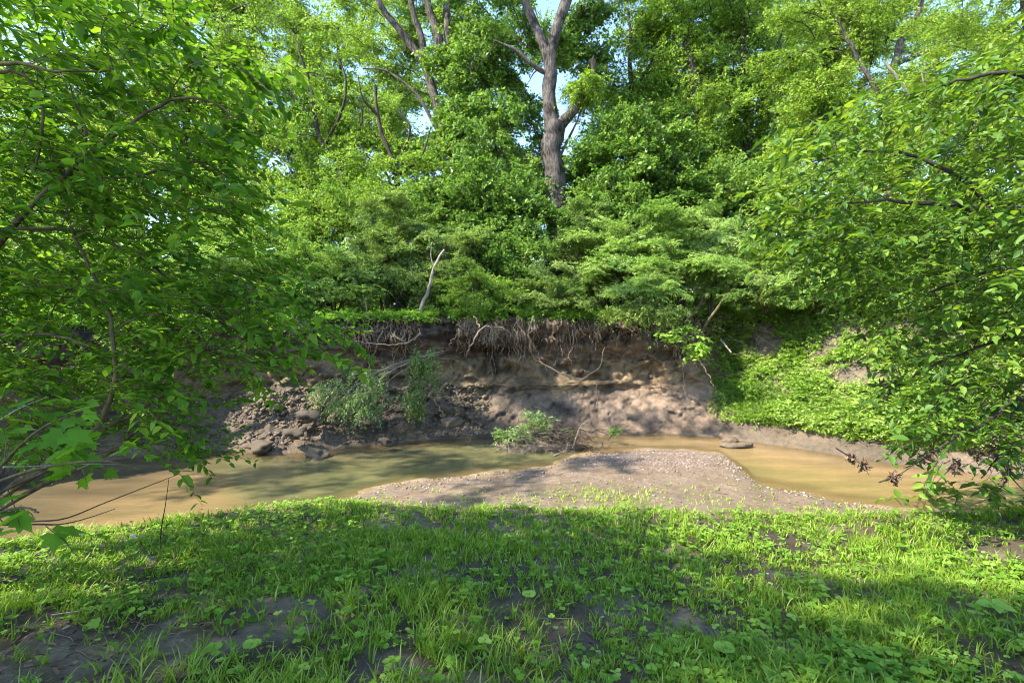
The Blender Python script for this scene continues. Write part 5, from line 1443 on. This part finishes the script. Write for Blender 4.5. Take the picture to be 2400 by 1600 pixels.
# leaf litter, twigs on the soil, white clover heads
n = 4200
y = R.uniform(1.7, 6.0, n); x = R.uniform(-1, 1, n) * (y * 1.1 + .5)
w_ = .12 + .9 * np.exp(-((x + 2.9) / 1.3) ** 2 - ((y - 2.7) / .8) ** 2) + .3 * (x < -2)
k_ = R.random(n) < w_; x, y = x[k_], y[k_]; n = len(x)
V, F, T = stamp(OVATE, np.stack([x, y, height(x, y) + .008], -1), R.normal(0, 1, (n, 3)) * (1, 1, .15), R.normal(0, .3, (n, 3)) + (0, 0, 1), R.uniform(.03, .075, n), R.uniform(.012, .035, n), R.uniform(.2, 1, n))
link('leaf_litter', make_mesh('leaf_litter', V, F, M_dead, tint=T), kind='stuff', label='brown dead leaves scattered on the bare mud at the lower left', category='leaf litter')
n = 420
y = R.uniform(1.8, 8.5, n); x = R.uniform(-1, 1, n) * (y * 1.0 + .3); a = R.uniform(0, 6.28, n); L = R.uniform(.05, .3, n)
k5 = np.linspace(-.5, .5, 5)
X = x[:, None] + np.cos(a)[:, None] * L[:, None] * k5 + R.normal(0, .006, (n, 5)); Y = y[:, None] + np.sin(a)[:, None] * L[:, None] * k5 + R.normal(0, .006, (n, 5))
V, F = tubesN(np.stack([X, Y, height(X, Y) + .006], -1), np.broadcast_to(np.array([.002, .003, .0035, .003, .0015]), (n, 5)), 4)
link('ground_twigs', make_mesh('ground_twigs', V, F, M_root), kind='stuff', label='small twigs and stalks littering the mud and grass', category='twigs')
# long straw stalks
for tr_, lab in [([(312, 1480), (350, 1425), (410, 1365), (435, 1345)], 'long straight straw stalk slanting across the dark mud at lower left'),
                 ([(120, 1440), (260, 1420), (380, 1400), (480, 1385)], 'long thin stalk lying almost level on the dark mud at lower left'),
                 ([(640, 1212), (690, 1210), (745, 1207)], 'dark stick lying in the grass beside the water left of centre')]:
    pts = []
    for px, py in tr_:
        z_ = .7
        for _ in range(6):
            D = (EYE - z_) * FPX / (py - 800); q = P(px, py, D); z_ = float(height(q[0], q[1])) + .03
        pts.append(np.array([q[0], q[1], z_]))
    V, F = tubesN([smooth_path(pts, 14)], [np.linspace(.0045, .002, 14) * (5 if 'stick' in lab else 1)], 6)
    link('dry_stalk' if 'stalk' in lab else 'stick', make_mesh('stalk', V, F, M_bark_pale if 'stalk' in lab else M_bark_brown, smooth=True), label=lab, category='stalk' if 'stalk' in lab else 'stick')
M_white = tint_mat('white_petal', [(0, (.7, .7, .68)), (1, (.8, .8, .78))], .7)
for (px, py), lab in [((105, 1272), 'white clover head nearest the left edge by the water'), ((190, 1265), 'white clover head on the grassy lip left of the upright stalk'), ((312, 1272), 'single small white clover head close to the upright stalk')]:
    D = (EYE - .55) * FPX / (py - 800); q = P(px, py, D); zg = float(height(q[0], q[1])); q[2] = zg + .10
    root = thing('clover_flower', lab, 'flower', (q[0], q[1], zg), 'white clover heads')
    n = 60; dd = nrm(R.normal(0, 1, (n, 3)) + (0, 0, .4))
    V, F, T = stamp(KITE, q + dd * .004, dd, R.normal(0, 1, (n, 3)), .02, .008, R.random(n)); link('flower_head', make_mesh('flower_head', V, F, M_white, tint=T), root)
    V, F = tubesN([np.array([(q[0], q[1], zg), q])], [[.0015, .0015]], 4); link('stalk', make_mesh('stalk', V, F, M_weed, tint=np.full(len(V), .5)), root)

# ------------------------------------------------------------------ trees on the near side behind the camera, whose crowns shade the grass
SH = [('shade_tree', 'tall tree on the near bank to the left of the viewpoint shading the arching shrub', (-13.5, -2.5), .6, [((-9.6, -.4, 10.0), (2.9, 1.5, 1.3), 40), ((-12.0, -2.2, 12), (3, 2.0, 2), 16)]),
      ('shade_tree', 'broad tree on the near bank behind the viewpoint shading the middle of the grass', (-7.5, -7.5), .6, [((-5.4, -.8, 10.0), (2.1, 1.4, 1.1), 30), ((-6.4, -3.4, 11), (2.6, 2.0, 1.4), 20)]),
      ('shade_tree', 'tall tree leaning over the creek from the left bank above the arching shrub', (-16.5, 8.5), .6, [((-11.0, 9.6, 12), (2.8, 1.8, 1.3), 58), ((-11.5, 6.0, 11.0), (3.2, 1.7, .8), 32), ((-6.6, 9.8, 12.8), (2.2, 1.3, .9), 11)])]
for nm, lab, (x, y), dn, bl in SH:
    z = float(height(x, y)) - .1 if y < 5 else floor_z(x, y) - .1
    c0 = np.array(bl[0][0])
    make_tree(nm, lab, [([np.array([x, y, z]), np.array([x + .2, y, z + 3.5]), np.array([x * .6 + .4 * c0[0], y * .6 + .4 * c0[1], 7.5]), c0], .28, .08)], bl, M_leaf_bright, M_bark_grey, kind='spring', size=1.7, dens=dn)
